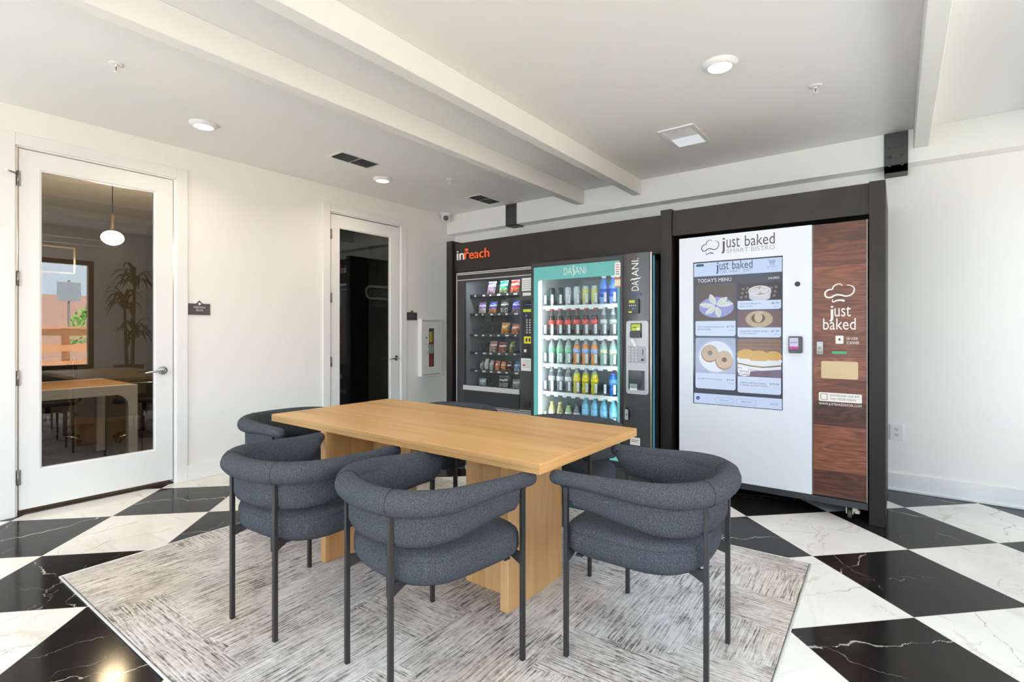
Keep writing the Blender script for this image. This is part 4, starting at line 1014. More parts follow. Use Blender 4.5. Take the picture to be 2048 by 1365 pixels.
lred = mat2('red_wrap', (214, 70, 64), 0.4); lgrey = mat2('grey_wrap', (186, 194, 198), 0.4); lgreen = mat2('green_wrap', (128, 206, 164), 0.4); lblue = mat2('blue_white_wrap', (150, 176, 224), 0.4); lwhite = mat2('white_wrap', (222, 228, 228), 0.4); lyel = mat2('yellow_wrap', (226, 206, 40), 0.4)
G = 'drinks on the %s shelf of the lit machine'
def row(shelf, items, sname):
    for k, it in items:
        nm, what, cat, prof, body, cap, capm, lab, labm = it
        yield k, nm, what, cat, prof, body, cap, capm, lab, labm
scap = (0.226, 0.248, 0.0145); slab_ = (0.098, 0.140, 0.0331)
def put(shelf, k, n_of, nm, desc, cat, prof, body, cap=None, capm=None, lab=None, labm=None, dx=0.0):
    sn = ORD[shelf]
    bottle(nm, '%s, %s from the left on the %s shelf' % (desc, n_of, sn), cat, X8[k] + dx, DS[shelf], prof, body, capm, cap, labm, lab, G % sn)
for k in (0, 1): put(0, k, ORD[k], 'drink_can', 'slim dark green can', 'drink can', can_t, pal['dark'], lab=(0.03, 0.11, 0.0293), labm=mat2('deep_green_wrap', (46, 66, 56), 0.3))
for k in (2, 3): put(0, k, ORD[k], 'drink_can', 'slim silver can', 'drink can', can_t, pal['silver'], lab=(0.03, 0.13, 0.0293), labm=lwhite)
for k in (4, 5): put(0, k, ORD[k], 'drink_can', 'slim pale yellow can', 'drink can', can_t, pal['silver'], lab=(0.02, 0.14, 0.0293), labm=pal['yellow'])
for k in (6, 7): put(0, k, ORD[k], 'water_bottle', 'tall blue water bottle with white cap', 'bottle', [(r_ * 1.12, z * 1.10) for r_, z in water], bluew, (0.225, 0.255, 0.021), pal['white'], (0.06, 0.13, 0.0385), mat2('deep_blue_wrap', (50, 90, 200), 0.4))
for k in range(6): put(1, k, ORD[k], 'cola_bottle', 'cola bottle with red cap and red label', 'bottle', soda, cola, scap, pal['red'], slab_, lred)
for k in (6, 7): put(1, k, ORD[k], 'cola_bottle', 'dark soda bottle with silver cap', 'bottle', soda, greyb, scap, pal['silver'], slab_, lgrey)
for k in (0, 1, 2): put(2, k, ORD[k], 'soda_bottle', 'clear soda bottle with green label', 'bottle', soda, greenb, scap, pal['clear'], slab_, lgreen)
for k in (3, 4, 5): put(2, k, ORD[k], 'soda_bottle', 'orange soda bottle with blue and white label', 'bottle', soda, orange, scap, pal['clear'], slab_, lblue)
for k in (6, 7): put(2, k, ORD[k], 'soda_bottle', 'pale soda bottle with green cap', 'bottle', soda, greenb, scap, pal['green'], slab_, mat2('ginger_wrap', (206, 220, 190), 0.4))
for k in (0, 1, 2): put(3, k, ORD[k], 'soda_bottle', 'smoky soda bottle with white label', 'bottle', soda, greyb, scap, pal['dark'], slab_, lwhite)
for k in (3, 4, 5): put(3, k, ORD[k], 'soda_bottle', 'yellow soda bottle with blue cap', 'bottle', soda, yellow, scap, pal['blue'], slab_, lyel)
put(3, 7, 'last', 'sports_drink', 'blue sports drink bottle', 'bottle', sport, blued, (0.172, 0.192, 0.02), pal['blue'], (0.09, 0.14, 0.0355), mat2('sport_wrap', (90, 150, 220), 0.4))
for k, bm_, nm2 in ((0, pal['yellow'], 'pale yellow juice bottle'), (1, mat2('amber_juice', (176, 168, 110)), 'amber juice bottle'), (2, mat2('green_juice', (140, 176, 110)), 'green juice bottle'), (3, greyb, 'dark juice bottle')):
    put(4, k, ORD[k], 'juice_bottle', nm2, 'bottle', juice, bm_, (0.136, 0.156, 0.0165), pal['dark'] if k > 1 else pal['yellow'], (0.025, 0.075, 0.0313), lwhite if k != 1 else bm_)
for k in (4, 5, 6, 7): put(4, k, ORD[k], 'water_bottle', 'blue water bottle with teal cap', 'bottle', water, tealw, (0.205, 0.225, 0.0155), pal['teal'], (0.055, 0.12, 0.0343), mat2('aqua_wrap', (130, 190, 226), 0.3))

# ------------------------------------------------------------------ kiosk
YK = 3.985; fr = FB(YK)
kio = thing('food_kiosk', 'white food kiosk with large menu screen and walnut side panel', 'kiosk', (-0.76, 4.4, 0))
kx0, kx1 = -1.368, -0.150
kwhite = pm('white_gloss_panel', (216, 219, 226), 0.35); kdark = pm('kiosk_black_frame', (38, 38, 41), 0.4)
m = MB().box((kx0, YK + 0.03, 0.10), (kx1, 4.84, 1.955), kdark); m.build('cabinet', kio, bevel=0.003)
MB().box((kx0 - 0.004, YK + 0.004, 0.082), (kx1 + 0.002, YK + 0.06, 0.126), kdark).build('base_frame', kio, bevel=0.003)
MB().rect(fr, kx0, 0.128, -0.462, 1.957, -0.03, 0.0, kwhite, 0.004).build('white_door', kio, bevel=0.002)
wp = MB().rect(fr, -0.452, 0.138, -0.158, 1.952, -0.03, 0.0, plank_m).build('walnut_panel', kio)
MB().rect(fr, -0.1575, 0.130, -0.151, 1.955, -0.03, 0.002, pm('pale_edge_strip', (150, 128, 120), 0.4)).build('edge_strip', kio)
MB().rect(fr, -0.461, 0.132, -0.453, 1.955, -0.03, -0.003, pm('wine_edge_strip', (92, 66, 66), 0.4)).build('edge_strip', kio)
def catmull(P, n=6):
    out = []
    for i in range(len(P) - 1):
        p0, p1, p2, p3 = P[max(0, i - 1)], P[i], P[i + 1], P[min(len(P) - 1, i + 2)]
        for k in range(n):
            u = k / n
            out.append(tuple(0.5 * (2 * p1[c] + (p2[c] - p0[c]) * u + (2 * p0[c] - 5 * p1[c] + 4 * p2[c] - p3[c]) * u * u + (3 * p1[c] - p0[c] - 3 * p2[c] + p3[c]) * u ** 3) for c in (0, 1)))
    out.append(P[-1]); return out
def chef_hat(mb, fr, x0, z0, x1, z1, w, m, d0=0.0, d1=0.001):
    f = lambda p: (x0 + (x1 - x0) * (p[0] - 215) / 333, z1 - (z1 - z0) * (p[1] - 285) / 247)
    A = [(415, 312), (400, 292), (370, 286), (335, 300), (312, 325), (300, 355), (262, 360), (228, 385), (218, 425), (240, 462), (285, 466), (320, 445), (360, 432), (410, 442), (450, 455), (500, 445), (535, 412), (546, 365), (530, 330), (500, 312), (462, 306)]
    B = [(302, 492), (309, 531), (345, 513), (395, 507), (440, 519)]
    a = catmull([f(p) for p in A]); n = len(a)
    mb.stroke(fr, a, [w * (0.35 + 0.9 * math.sin(math.pi * min(1, max(0, i / n))) ** 0.7) for i in range(n)], d0, d1, m)
    b = catmull([f(p) for p in B]); n = len(b)
    mb.stroke(fr, b, [w * (0.5 + 1.1 * i / n) for i in range(n)], d0, d1, m)
brown_v = pm('dark_brown_vinyl', (66, 50, 46), 0.5); grey_v = pm('grey_vinyl', (150, 148, 146), 0.5); white_v = pm('white_print', (228, 222, 214), 0.5)
def just_baked(mb, fr, x0, z0, x1, z1, m, d0=0.0, bold=0.012):
    """one-line word mark: narrow letters, z0 is the baseline, the j drops below it"""
    W_ = x1 - x0; h = z1 - z0; xh = h * 0.72
    mb.text(fr, 'j', x0, z0 - h * 0.52, x0 + W_ * 0.075, z0 + h * 0.97, m, 0.001, d0, bold)
    mb.text(fr, 'ust', x0 + W_ * 0.105, z0 - h * 0.01, x0 + W_ * 0.36, z0 + h * 0.92, m, 0.001, d0, bold)
    mb.text(fr, 'baked', x0 + W_ * 0.455, z0 - h * 0.01, x1, z1, m, 0.001, d0, bold)
mb = MB(); chef_hat(mb, fr, -1.196, 1.815, -1.068, 1.925, 0.0055, brown_v); mb.build('chef_hat_logo', kio)
mb = MB(); just_baked(mb, fr, -1.052, 1.854, -0.690, 1.932, brown_v, 0.0, 0.02); mb.build('word_mark', kio)
MB().text(fr, 'SMART BISTRO', -1.012, 1.814, -0.690, 1.845, grey_v, 0.001, 0, 0.0).build('tag_line', kio)
# screen
sc0, sc1, sz0, sz1 = -1.258, -0.640, 0.682, 1.764
scr = MB().rect(fr, sc0, sz0, sc1, sz1, -0.01, 0.002, pm('screen_bezel', (14, 15, 18), 0.15)).build('menu_screen', kio)
e = lambda n, c, k=1.0: em('screen_' + n, c, k)
slate = e('slate', (70, 74, 88)); pale = e('pale_blue', (192, 210, 240)); card = e('card_blue', (200, 216, 242)); navy = e('navy_text', (52, 58, 92)); greyt = e('grey_text', (128, 136, 160)); wht = e('white_text', (226, 230, 240))
a0, a1 = sc0 + 0.006, sc1 - 0.004
MB().rect(fr, a0, sz0 + 0.004, a1, sz1 - 0.006, 0.002, 0.0024, slate).build('screen_background', scr)
L0 = 0.0024
mb = MB().rect(fr, a0, 1.652, a1, sz1 - 0.010, L0, L0 + 0.0002, pale)
just_baked(mb, fr, -1.09, 1.694, -0.835, 1.752, navy, L0 - 0.0006, 0.012)
mb.text(fr, 'TAP, HEAT, EAT!', -1.066, 1.664, -0.835, 1.690, greyt, 0.001, L0 - 0.0004, 0.0)
mb.rect(fr, -1.236, 1.728, -1.178, 1.747, L0, L0 + 0.0004, e('teal_button', (50, 84, 106)), 0.009)
tb_ = e('cart', (110, 120, 150))
mb.stroke(fr, [(-0.735, 1.742), (-0.727, 1.742), (-0.720, 1.715), (-0.692, 1.715), (-0.686, 1.735)], 0.003, L0, L0 + 0.0004, tb_)
for k in range(4): mb.rect(fr, -0.724 + 0.0018 * k, 1.719 + 0.005 * k, -0.689, 1.7215 + 0.005 * k, L0, L0 + 0.0004, tb_)
mb.prism(fr, oval(-0.714, 1.706, 0.004, 0.004, 10), L0, L0 + 0.0004, tb_).prism(fr, oval(-0.696, 1.706, 0.004, 0.004, 10), L0, L0 + 0.0004, tb_)
mb.text(fr, 'NO ITEMS', -0.738, 1.686, -0.682, 1.694, tb_, 0.0006, L0)
mb.build('screen_header', scr)
MB().text(fr, "TODAY'S MENU", -1.224, 1.606, -0.980, 1.634, wht, 0.0008, L0, 0.01).text(fr, '5/6/2025', -0.732, 1.604, -0.662, 1.619, wht, 0.0008, L0, 0.01).build('menu_heading', scr)
def half_round(x0, z0, x1, z1, r): return [(x1, z1), (x0, z1)] + arc(x0 + r, z0 + r, r, r, 180, 270, 5) + arc(x1 - r, z0 + r, r, r, -90, 0, 5)
def top_round(x0, z0, x1, z1, r): return [(x0, z0), (x1, z0)] + arc(x1 - r, z1 - r, r, r, 0, 90, 5) + arc(x0 + r, z1 - r, r, r, 90, 180, 5)
def menu_card(x0, x1, zt, zl, zb, bg, art, lines, price, cal, zoff=0.0):
    mb = MB().prism(fr, top_round(x0, zl - 0.004, x1, zt, 0.012), L0, L0 + 0.0002, bg)
    art(mb, x0, x1, zl, zt)
    mb.prism(fr, half_round(x0, zb, x1, zl, 0.016), L0 + 0.001, L0 + 0.0016, card)
    zz = zl - 0.028 - zoff
    for s_ in lines:
        mb.text(fr, s_, x0 + 0.016, zz, x0 + 0.016 + 0.0088 * len(s_), zz + 0.0105, navy, 0.0004, L0 + 0.0016, 0.0); zz -= 0.0185
    mb.text(fr, price, x1 - 0.012 - 0.0098 * len(price), zl - 0.029 - zoff, x1 - 0.012, zl - 0.0155 - zoff, navy, 0.0004, L0 + 0.0016, 0.02)
    mb.text(fr, cal, x1 - 0.046, zl - 0.050 - zoff, x1 - 0.012, zl - 0.043 - zoff, greyt, 0.0004, L0 + 0.0016)
    mb.build('menu_card', scr)
def ring2(mb, cx, cz, r0x, r0z, r1x, r1z, d, m): mb.ring(fr, oval(cx, cz, r0x, r0z, 28), oval(cx, cz, r1x, r1z, 28), L0, L0 + d, m)
def art_potstickers(mb, x0, x1, zl, zt):
    cx = -1.088; cz = 1.425
    mb.prism(fr, oval(cx, cz - 0.01, 0.125, 0.078, 32), L0, L0 + 0.0004, e('lilac_plate', (146, 150, 206)))
    w1, w2 = e('dumpling', (206, 214, 210)), e('dumpling_fold', (150, 164, 160))
    for ang, l in ((112, 0.115), (42, 0.110), (8, 0.125), (172, 0.125), (222, 0.105), (282, 0.105)):
        c, s_ = math.cos(R(ang)), math.sin(R(ang)); P = []
        for t_ in [i / 10 for i in range(11)]: P.append((l * (0.08 + 0.92 * t_), 0.026 * math.sin(math.pi * t_) ** 0.7))
        P = P + [(a, -0.7 * b) for a, b in P[::-1][1:-1]]
        mb.prism(fr, [(cx + a * c - b * s_, cz + 0.85 * (a * s_ + b * c)) for a, b in P], L0 + 0.0004, L0 + 0.0008, w1)
        for t_ in (0.35, 0.5, 0.65, 0.8):
            a = l * t_
            mb.stroke(fr, [(cx + a * c - b * s_, cz + 0.85 * (a * s_ + b * c)) for b in (0.002, 0.017)], 0.003, L0 + 0.0008, L0 + 0.0009, w2)
def art_bao(mb, x0, x1, zl, zt):
    sq = e('cushion_squares', (118, 112, 114))
    for i in range(9):
        for j in range(4):
            x = x0 + 0.016 + i * 0.031 + 0.006 * j; z = zl + 0.018 + j * 0.030 + 0.004 * (i % 2)
            if x < x1 - 0.024 and z < zt - 0.02: mb.rect(fr, x, z, x + 0.019, z + 0.017, L0, L0 + 0.0003, sq, 0.005)
    cx = -0.788; cz = 1.525
    mb.prism(fr, [(cx - 0.074, cz)] + arc(cx, cz - 0.05, 0.068, 0.022, 180, 360, 12) + [(cx + 0.074, cz)], L0 + 0.0003, L0 + 0.0005, e('bowl_side', (196, 202, 214)))
    mb.prism(fr, oval(cx, cz, 0.075, 0.037, 28), L0 + 0.0005, L0 + 0.0006, e('bowl_rim', (214, 216, 222))); mb.prism(fr, oval(cx, cz, 0.066, 0.030, 28), L0 + 0.0006, L0 + 0.0007, e('bowl_inside', (160, 150, 136)))
    for dx_, dz_ in ((-0.030, -0.002), (0.030, 0.004)):
        mb.prism(fr, oval(cx + dx_, cz + dz_, 0.031, 0.025, 20), L0 + 0.0007, L0 + 0.0009, e('bun', (206, 208, 212)))
        for a in range(4): mb.stroke(fr, [(cx + dx_, cz + dz_ + 0.016), (cx + dx_ + 0.02 * math.cos(R(200 + a * 47)), cz + dz_ + 0.016 + 0.024 * math.sin(R(200 + a * 47)))], 0.0022, L0 + 0.0009, L0 + 0.001, e('bun_fold', (168, 170, 178)))
def art_pretzel(mb, x0, x1, zl, zt):
    cx, cz = -0.792, 1.322
    mb.prism(fr, oval(cx, cz, 0.090, 0.060, 32), L0, L0 + 0.0004, e('pretzel', (178, 164, 136)))
    mb.prism(fr, oval(cx - 0.006, cz + 0.006, 0.046, 0.034, 28), L0 + 0.0004, L0 + 0.0006, e('pretzel_hole', (110, 84, 62))); mb.prism(fr, oval(cx - 0.004, cz + 0.012, 0.026, 0.036, 24), L0 + 0.0006, L0 + 0.0008, e('pretzel_twist', (190, 180, 152)))
    random.seed(8)
    for i in range(16):
        a = random.uniform(0, 6.28); mb.prism(fr, oval(cx + 0.07 * math.cos(a), cz + 0.047 * math.sin(a), 0.003, 0.002, 6), L0 + 0.0004, L0 + 0.0006, e('salt', (220, 216, 200)))
def art_donuts(mb, x0, x1, zl, zt):
    cx, cz = -1.091, 1.045
    mb.prism(fr, oval(cx, cz, 0.131, 0.124, 40), L0, L0 + 0.0003, e('plate_rim', (212, 222, 240))); ring2(mb, cx, cz, 0.131, 0.124, 0.122, 0.116, 0.0005, e('plate_line', (170, 186, 216)))
    for dx_, dz_, rx, rz, hc in ((-0.044, 0.026, 0.064, 0.066, (120, 118, 110)), (0.058, -0.022, 0.063, 0.072, (104, 62, 40))):
        mb.prism(fr, oval(cx + dx_, cz + dz_ - 0.005, rx, rz, 30), L0 + 0.0005, L0 + 0.0006, e('donut_edge', (150, 118, 88))); mb.prism(fr, oval(cx + dx_ + 0.002, cz + dz_ + 0.001, rx * 0.94, rz * 0.93, 30), L0 + 0.0006, L0 + 0.0008, e('donut', (186, 168, 148)))
        mb.prism(fr, oval(cx + dx_ + 0.004, cz + dz_, 0.018, 0.019, 18), L0 + 0.0008, L0 + 0.001, e('donut_hole_%d' % hc[0], hc))
def art_sliders(mb, x0, x1, zl, zt):
    d = L0
    for i in range(3): mb.rect(fr, x0 + 0.004, zt - 0.030 - i * 0.026, x1 - 0.004, zt - 0.028 - i * 0.026, d, d + 0.0002, e('board_line', (92, 72, 62)))
    bunw, bunt, ch_, me_ = e('bun_white', (214, 218, 232)), e('bun_top', (196, 160, 84)), e('cheese', (206, 206, 150)), e('patty', (84, 74, 66))
    mb.rect(fr, x0, zl, x1, zl + 0.055, d, d + 0.0002, e('blue_cloth', (130, 146, 214)))
    mb.prism(fr, [(x0, zl + 0.03), (x1, zl + 0.06), (x1, zl + 0.105), (x0, zl + 0.115)], d + 0.0002, d + 0.0003, bunw)
    for cx_, cz_, rx, rz in ((-0.878, zl + 0.155, 0.062, 0.040), (-0.700, zl + 0.148, 0.056, 0.036), (-0.795, zl + 0.142, 0.070, 0.046)):
        mb.prism(fr, oval(cx_, cz_ - 0.030, rx, rz * 0.9, 24), d + 0.0004, d + 0.0005, bunw); mb.prism(fr, oval(cx_, cz_ + 0.004, rx * 0.98, rz, 24), d + 0.0005, d + 0.0006, bunt)
        mb.prism(fr, arc(cx_, cz_ - 0.026, rx * 0.96, rz * 0.55, 180, 360, 12), d + 0.0006, d + 0.0007, bunw); d += 0.0002
    z_ = zl + 0.080
    mb.stroke(fr, [(x0, z_ + 0.016), (x0 + 0.06, z_ + 0.004), (x0 + 0.09, z_ - 0.002), (x0 + 0.17, z_ - 0.008), (x1 - 0.06, z_ - 0.002), (x1, z_ + 0.006)], 0.008, d + 0.0006, d + 0.0007, me_)
    mb.stroke(fr, [(x0 + 0.01, z_ + 0.020), (x0 + 0.09, z_ + 0.006), (x0 + 0.15, z_ - 0.001), (x1 - 0.09, z_ + 0.004), (x1 - 0.01, z_ + 0.013)], 0.005, d + 0.0007, d + 0.0008, ch_)
    mb.stroke(fr, [(x0, z_ - 0.016), (x0 + 0.08, z_ - 0.030), (x0 + 0.17, z_ - 0.036), (x1, z_ - 0.022)], 0.004, d + 0.0006, d + 0.0007, e('slider_shadow_line', (110, 118, 150)))
    hx, hz = x0 + 0.045, zl + 0.030
    mb.prism(fr, [(hx - 0.042, hz + 0.012), (hx - 0.02, hz + 0.026), (hx, hz + 0.034), (hx + 0.02, hz + 0.026), (hx + 0.042, hz + 0.012), (hx + 0.036, hz - 0.02), (hx, hz - 0.028), (hx - 0.036, hz - 0.02)], d + 0.0006, d + 0.001, wht)
    mb.text(fr, 'White', hx - 0.034, hz + 0.001, hx + 0.034, hz + 0.017, navy, 0.0003, d + 0.001, 0.04).text(fr, 'Castle', hx - 0.032, hz - 0.019, hx + 0.034, hz - 0.003, navy, 0.0003, d + 0.001, 0.04)
menu_card(-1.240, -0.950, 1.590, 1.312, 1.199, e('brown_backdrop', (92, 82, 80)), art_potstickers, ['SPICY CHICKEN KUNG PAO', 'POTSTICKERS'], '$7.99', '320 CAL', 0.022)
menu_card(-0.936, -0.650, 1.582, 1.456, 1.392, e('patterned_dark', (64, 58, 62)), art_bao, ['WOW BAO BBQ PORK', 'BAO (2-PK)'], '$8.99', '350 CAL')
menu_card(-0.936, -0.650, 1.386, 1.262, 1.191, e('plum_backdrop', (116, 92, 98)), art_pretzel, ['CHEDDAR CHEESE FILLED', 'JUMBO PRETZEL'], '$7.29', '480 CAL', 0.004)
menu_card(-1.240, -0.950, 1.186, 0.918, 0.800, e('grey_blue_table', (160, 176, 206)), art_donuts, ['GLAZED DONUTS (2-PK)'], '$7.49', '270 CAL', 0.022)
menu_card(-0.936, -0.650, 1.180, 0.906, 0.788, e('wood_board', (132, 106, 92)), art_sliders, ['WHITE CASTLE CLASSIC', 'CHEESE SLIDERS (4-PK)'], '$10.29', '640 CAL', 0.022)
mb = MB().rect(fr, a0, sz0 + 0.004, a1, 0.762, L0, L0 + 0.0002, pale)
mb.prism(fr, oval(-1.222, 0.724, 0.0145, 0.0145, 20), L0, L0 + 0.0005, e('blue_disc', (34, 60, 150))); mb.stroke(fr, [(-1.226, 0.730), (-1.224, 0.721), (-1.216, 0.721), (-1.213, 0.714)], 0.003, L0 + 0.0005, L0 + 0.0007, wht)
for x0, x1, s_ in ((-1.095, -0.965, 'NEED HELP?'), (-0.948, -0.808, 'MOBILE PICKUP')):
    mb.frame(fr, x0, 0.700, x1, 0.742, 0.0016, L0, L0 + 0.0005, greyt, 0.020, 0.0185); mb.text(fr, s_, x0 + 0.036, 0.717, x1 - 0.034, 0.725, navy, 0.0004, L0)
mb.text(fr, '39.2°F', -0.722, 0.714, -0.668, 0.728, greyt, 0.0004, L0); mb.build('screen_footer', scr)
MB().prism(fr, oval(-0.549, 1.560, 0.0175, 0.0175, 24), 0, 0.002, pm('speaker_black', (40, 40, 42), 0.6)).build('speaker_grille', kio)
tm = MB().rect(fr, -0.600, 1.086, -0.518, 1.200, 0, 0.030, black, 0.008).build('payment_terminal', kio, bevel=0.003)
m = MB().rect(FB(YK - 0.030), -0.594, 1.112, -0.540, 1.190, 0, 0.001, e('term_lilac', (206, 204, 232))).rect(FB(YK - 0.030), -0.594, 1.112, -0.540, 1.130, 0.001, 0.0013, e('term_pink', (196, 60, 150))); just_baked(m, FB(YK - 0.031), -0.588, 1.154, -0.546, 1.166, navy, -0.0006, 0.0); m.build('terminal_screen', tm)
mb = MB(); chef_hat(mb, fr, -0.388, 1.428, -0.222, 1.548, 0.0085, white_v); mb.build('chef_hat_logo', wp)
mb = MB().text(fr, 'j', -0.364, 1.298, -0.338, 1.404, white_v, 0.001, 0, 0.045).text(fr, 'ust', -0.333, 1.332, -0.242, 1.398, white_v, 0.001, 0, 0.07).text(fr, 'baked', -0.397, 1.245, -0.215, 1.321, white_v, 0.001, 0, 0.062); mb.build('word_mark', wp)
mb = MB().rect(fr, -0.326, 1.152, -0.282, 1.206, 0, 0.006, white_v, 0.005).prism(fr, oval(-0.304, 1.181, 0.007, 0.008, 14), 0.006, 0.0066, black); mb.build('code_scanner', wp)
MB().text(fr, 'QR CODE', -0.266, 1.176, -0.204, 1.196, white_v, 0.001, 0, 0.08).text(fr, 'SCANNER', -0.266, 1.150, -0.196, 1.170, white_v, 0.001, 0, 0.08).build('scanner_caption', wp)
mb = MB().rect(fr, -0.432, 1.082, -0.397, 1.164, 0, 0.016, silver, 0.003).rect(fr, -0.426, 1.112, -0.404, 1.132, 0.016, 0.017, pm('latch_grey', (140, 136, 130), 0.5)).rect(fr, -0.430, 1.084, -0.399, 1.106, 0.016, 0.018, MATS['latch_grey']); mb.build('latch', wp)
MB().rect(fr, -0.346, 1.086, -0.264, 1.102, 0, 0.003, em('green_indicator', (44, 176, 116), 0.9), 0.003).build('indicator_light', wp)
tag(MB().rect(fr, -0.408, 0.921, -0.202, 1.036, 0, 0.004, pm('tan_hatch', (196, 172, 134), 0.5, var=0.05), 0.010).build('pickup_hatch', wp), 'plain tan hatch')
mb = MB().rect(fr, -0.422, 0.768, -0.182, 0.826, 0, 0.002, white_v, 0.006).frame(fr, -0.412, 0.778, -0.372, 0.818, 0.003, 0.002, 0.0026, brown_v)
mb.text(fr, 'DOWNLOAD OUR APP', -0.358, 0.803, -0.196, 0.816, brown_v, 0.0006, 0.002).text(fr, 'AND ORDER AHEAD', -0.358, 0.780, -0.214, 0.793, brown_v, 0.0006, 0.002); mb.build('app_sticker', wp)
MB().text(fr, 'WWW.JUSTBAKEDKIOSK.COM', -0.422, 0.738, -0.184, 0.759, white_v, 0.001, 0, 0.06).build('web_address', wp)
cream = pm('cream_caster_metal', (206, 198, 176), 0.4); tyre = pm('grey_tyre', (74, 70, 64), 0.6)
def caster(x, y):
    c_ = MB().box((x - 0.045, y - 0.03, 0.090), (x + 0.035, y + 0.04, 0.099), cream)
    for s_ in (-0.024, 0.012): c_.box((x + s_ - 0.003, y - 0.022, 0.030), (x + s_ + 0.003, y + 0.022, 0.090), cream)
    c_.cyl((x + 0.035, y - 0.01, 0.040), (x + 0.035, y - 0.01, 0.062), 0.016, cream, 16).box((x + 0.012, y - 0.02, 0.050), (x + 0.04, y + 0.006, 0.085), cream)
    c = c_.build('caster', kio, bevel=0.002)
    MB().cyl((x - 0.018, y - 0.004, 0.029), (x + 0.006, y - 0.004, 0.029), 0.029, tyre, 24).build('wheel', c)
    MB().cyl((x - 0.004, y, 0.085), (x - 0.004, y, 0.094), 0.016, pm('copper_stud', (150, 90, 60), 0.4, 0.5), 14).build('swivel', c)
for x in (-0.245, -1.26):
    for y in (4.045, 4.74): caster(x, y)

# ------------------------------------------------------------------ meeting room behind the first glass door
tan = pm('taupe_wall_paint', (120, 110, 98), 0.7); carpet = pm('slate_carpet', (74, 72, 74), 0.95, bump=(260, 0.6, 0.004), var=0.2)
structure(MB().box((XF - 0.1, YF, 0), (XF, YB, ZC), tan).build('wall_far'))
structure(MB().box((XF, 2.72, 0), (XW - 0.12, 2.84, ZC), tan).build('wall_partition'))
structure(MB().box((XF, -1.9, 0), (XW - 0.12, -1.8, ZC), tan).build('wall_meeting'))
structure(MB().box((XF, -1.8, 0.0), (XW - 0.121, 2.72, 0.006), carpet).build('floor_carpet'))
dk = pm('charcoal_wall_paint', (52, 52, 52), 0.8)
structure(MB().box((-6.6, 2.84, 0), (-6.5, YB, ZC), dk).build('wall_closet'))
t = thing('meeting_table', 'white edged meeting table with tan top behind the first glass door', 'table', (-6.15, 0.6, 0.006))
wlam = pm('white_laminate', (232, 234, 238), 0.4)
MB().box((-6.60, -0.75, 0.715), (-5.705, 1.715, 0.7435), pm('tan_laminate', (190, 150, 106), 0.5)).build('tabletop', t, bevel=0.002)
m = MB()
def arch(x):
    P = [(-0.75, 0.744), (-0.75, 0.006), (-0.68, 0.006), (-0.68, 0.56)] + [(a, b) for a, b in arc(-0.58, 0.56, 0.10, 0.10, 180, 90, 6)] + [(a, b) for a, b in arc(1.545, 0.56, 0.10, 0.10, 90, 0, 6)] + [(1.645, 0.006), (1.715, 0.006), (1.715, 0.744)]
    return MB().prism(lambda a, b, d: (x + d, a, b), P, -0.035, 0.035, wlam)
arch(-5.672).build('leg_frame', t); arch(-6.60).build('leg_frame', t)
t = thing('pendant_lamp', 'glowing globe pendant on a brass stem, seen through the first glass door', 'pendant lamp', (-5.76, 1.559, 2.1))
globe = em('lit_globe', (255, 240, 214), 5.0)
MB().ell((-5.76, 1.559, 2.09), (0.088, 0.088, 0.068), globe, 24, 14).build('globe', t)
MB().cyl((-5.76, 1.559, 2.155), (-5.76, 1.559, 2.32), 0.014, brass, 14).cyl((-5.76, 1.559, 2.148), (-5.76, 1.559, 2.158), 0.03, brass, 18).build('stem', t)
MB().cyl((-5.76, 1.559, 2.32), (-5.76, 1.559, ZC), 0.004, black, 8).build('cord', t)
l = bpy.data.lights.new('pendant_glow', 'POINT'); l.energy = 115; l.color = (1, 0.76, 0.5); l.shadow_soft_size = 0.1
o = bpy.data.objects.new('pendant_glow', l); COL.objects.link(o); o.location = (-5.76, 1.559, 1.97); o['kind'] = 'helper'
t = thing('frame_pendant', 'thin glowing brass rectangle lamp at the left of the first glass door', 'pendant lamp', (-6.5, 1.0, 2.05))
gold = em('warm_brass_glow', (224, 170, 90), 0.8)
m = MB().box((-6.506, 0.7, 2.044), (-6.494, 1.46, 2.058), gold).box((-6.506, 1.446, 1.80), (-6.494, 1.46, 2.05), gold).box((-6.506, 0.7, 1.80), (-6.494, 0.714, 2.05), gold).box((-6.506, 0.7, 1.795), (-6.494, 1.46, 1.81), gold); m.build('lamp_frame', t)
MB().cyl((-6.5, 1.0, 2.05), (-6.5, 1.0, ZC), 0.004, brass, 8).build('cord', t)
leath = pm('black_leather', (26, 26, 28), 0.4)
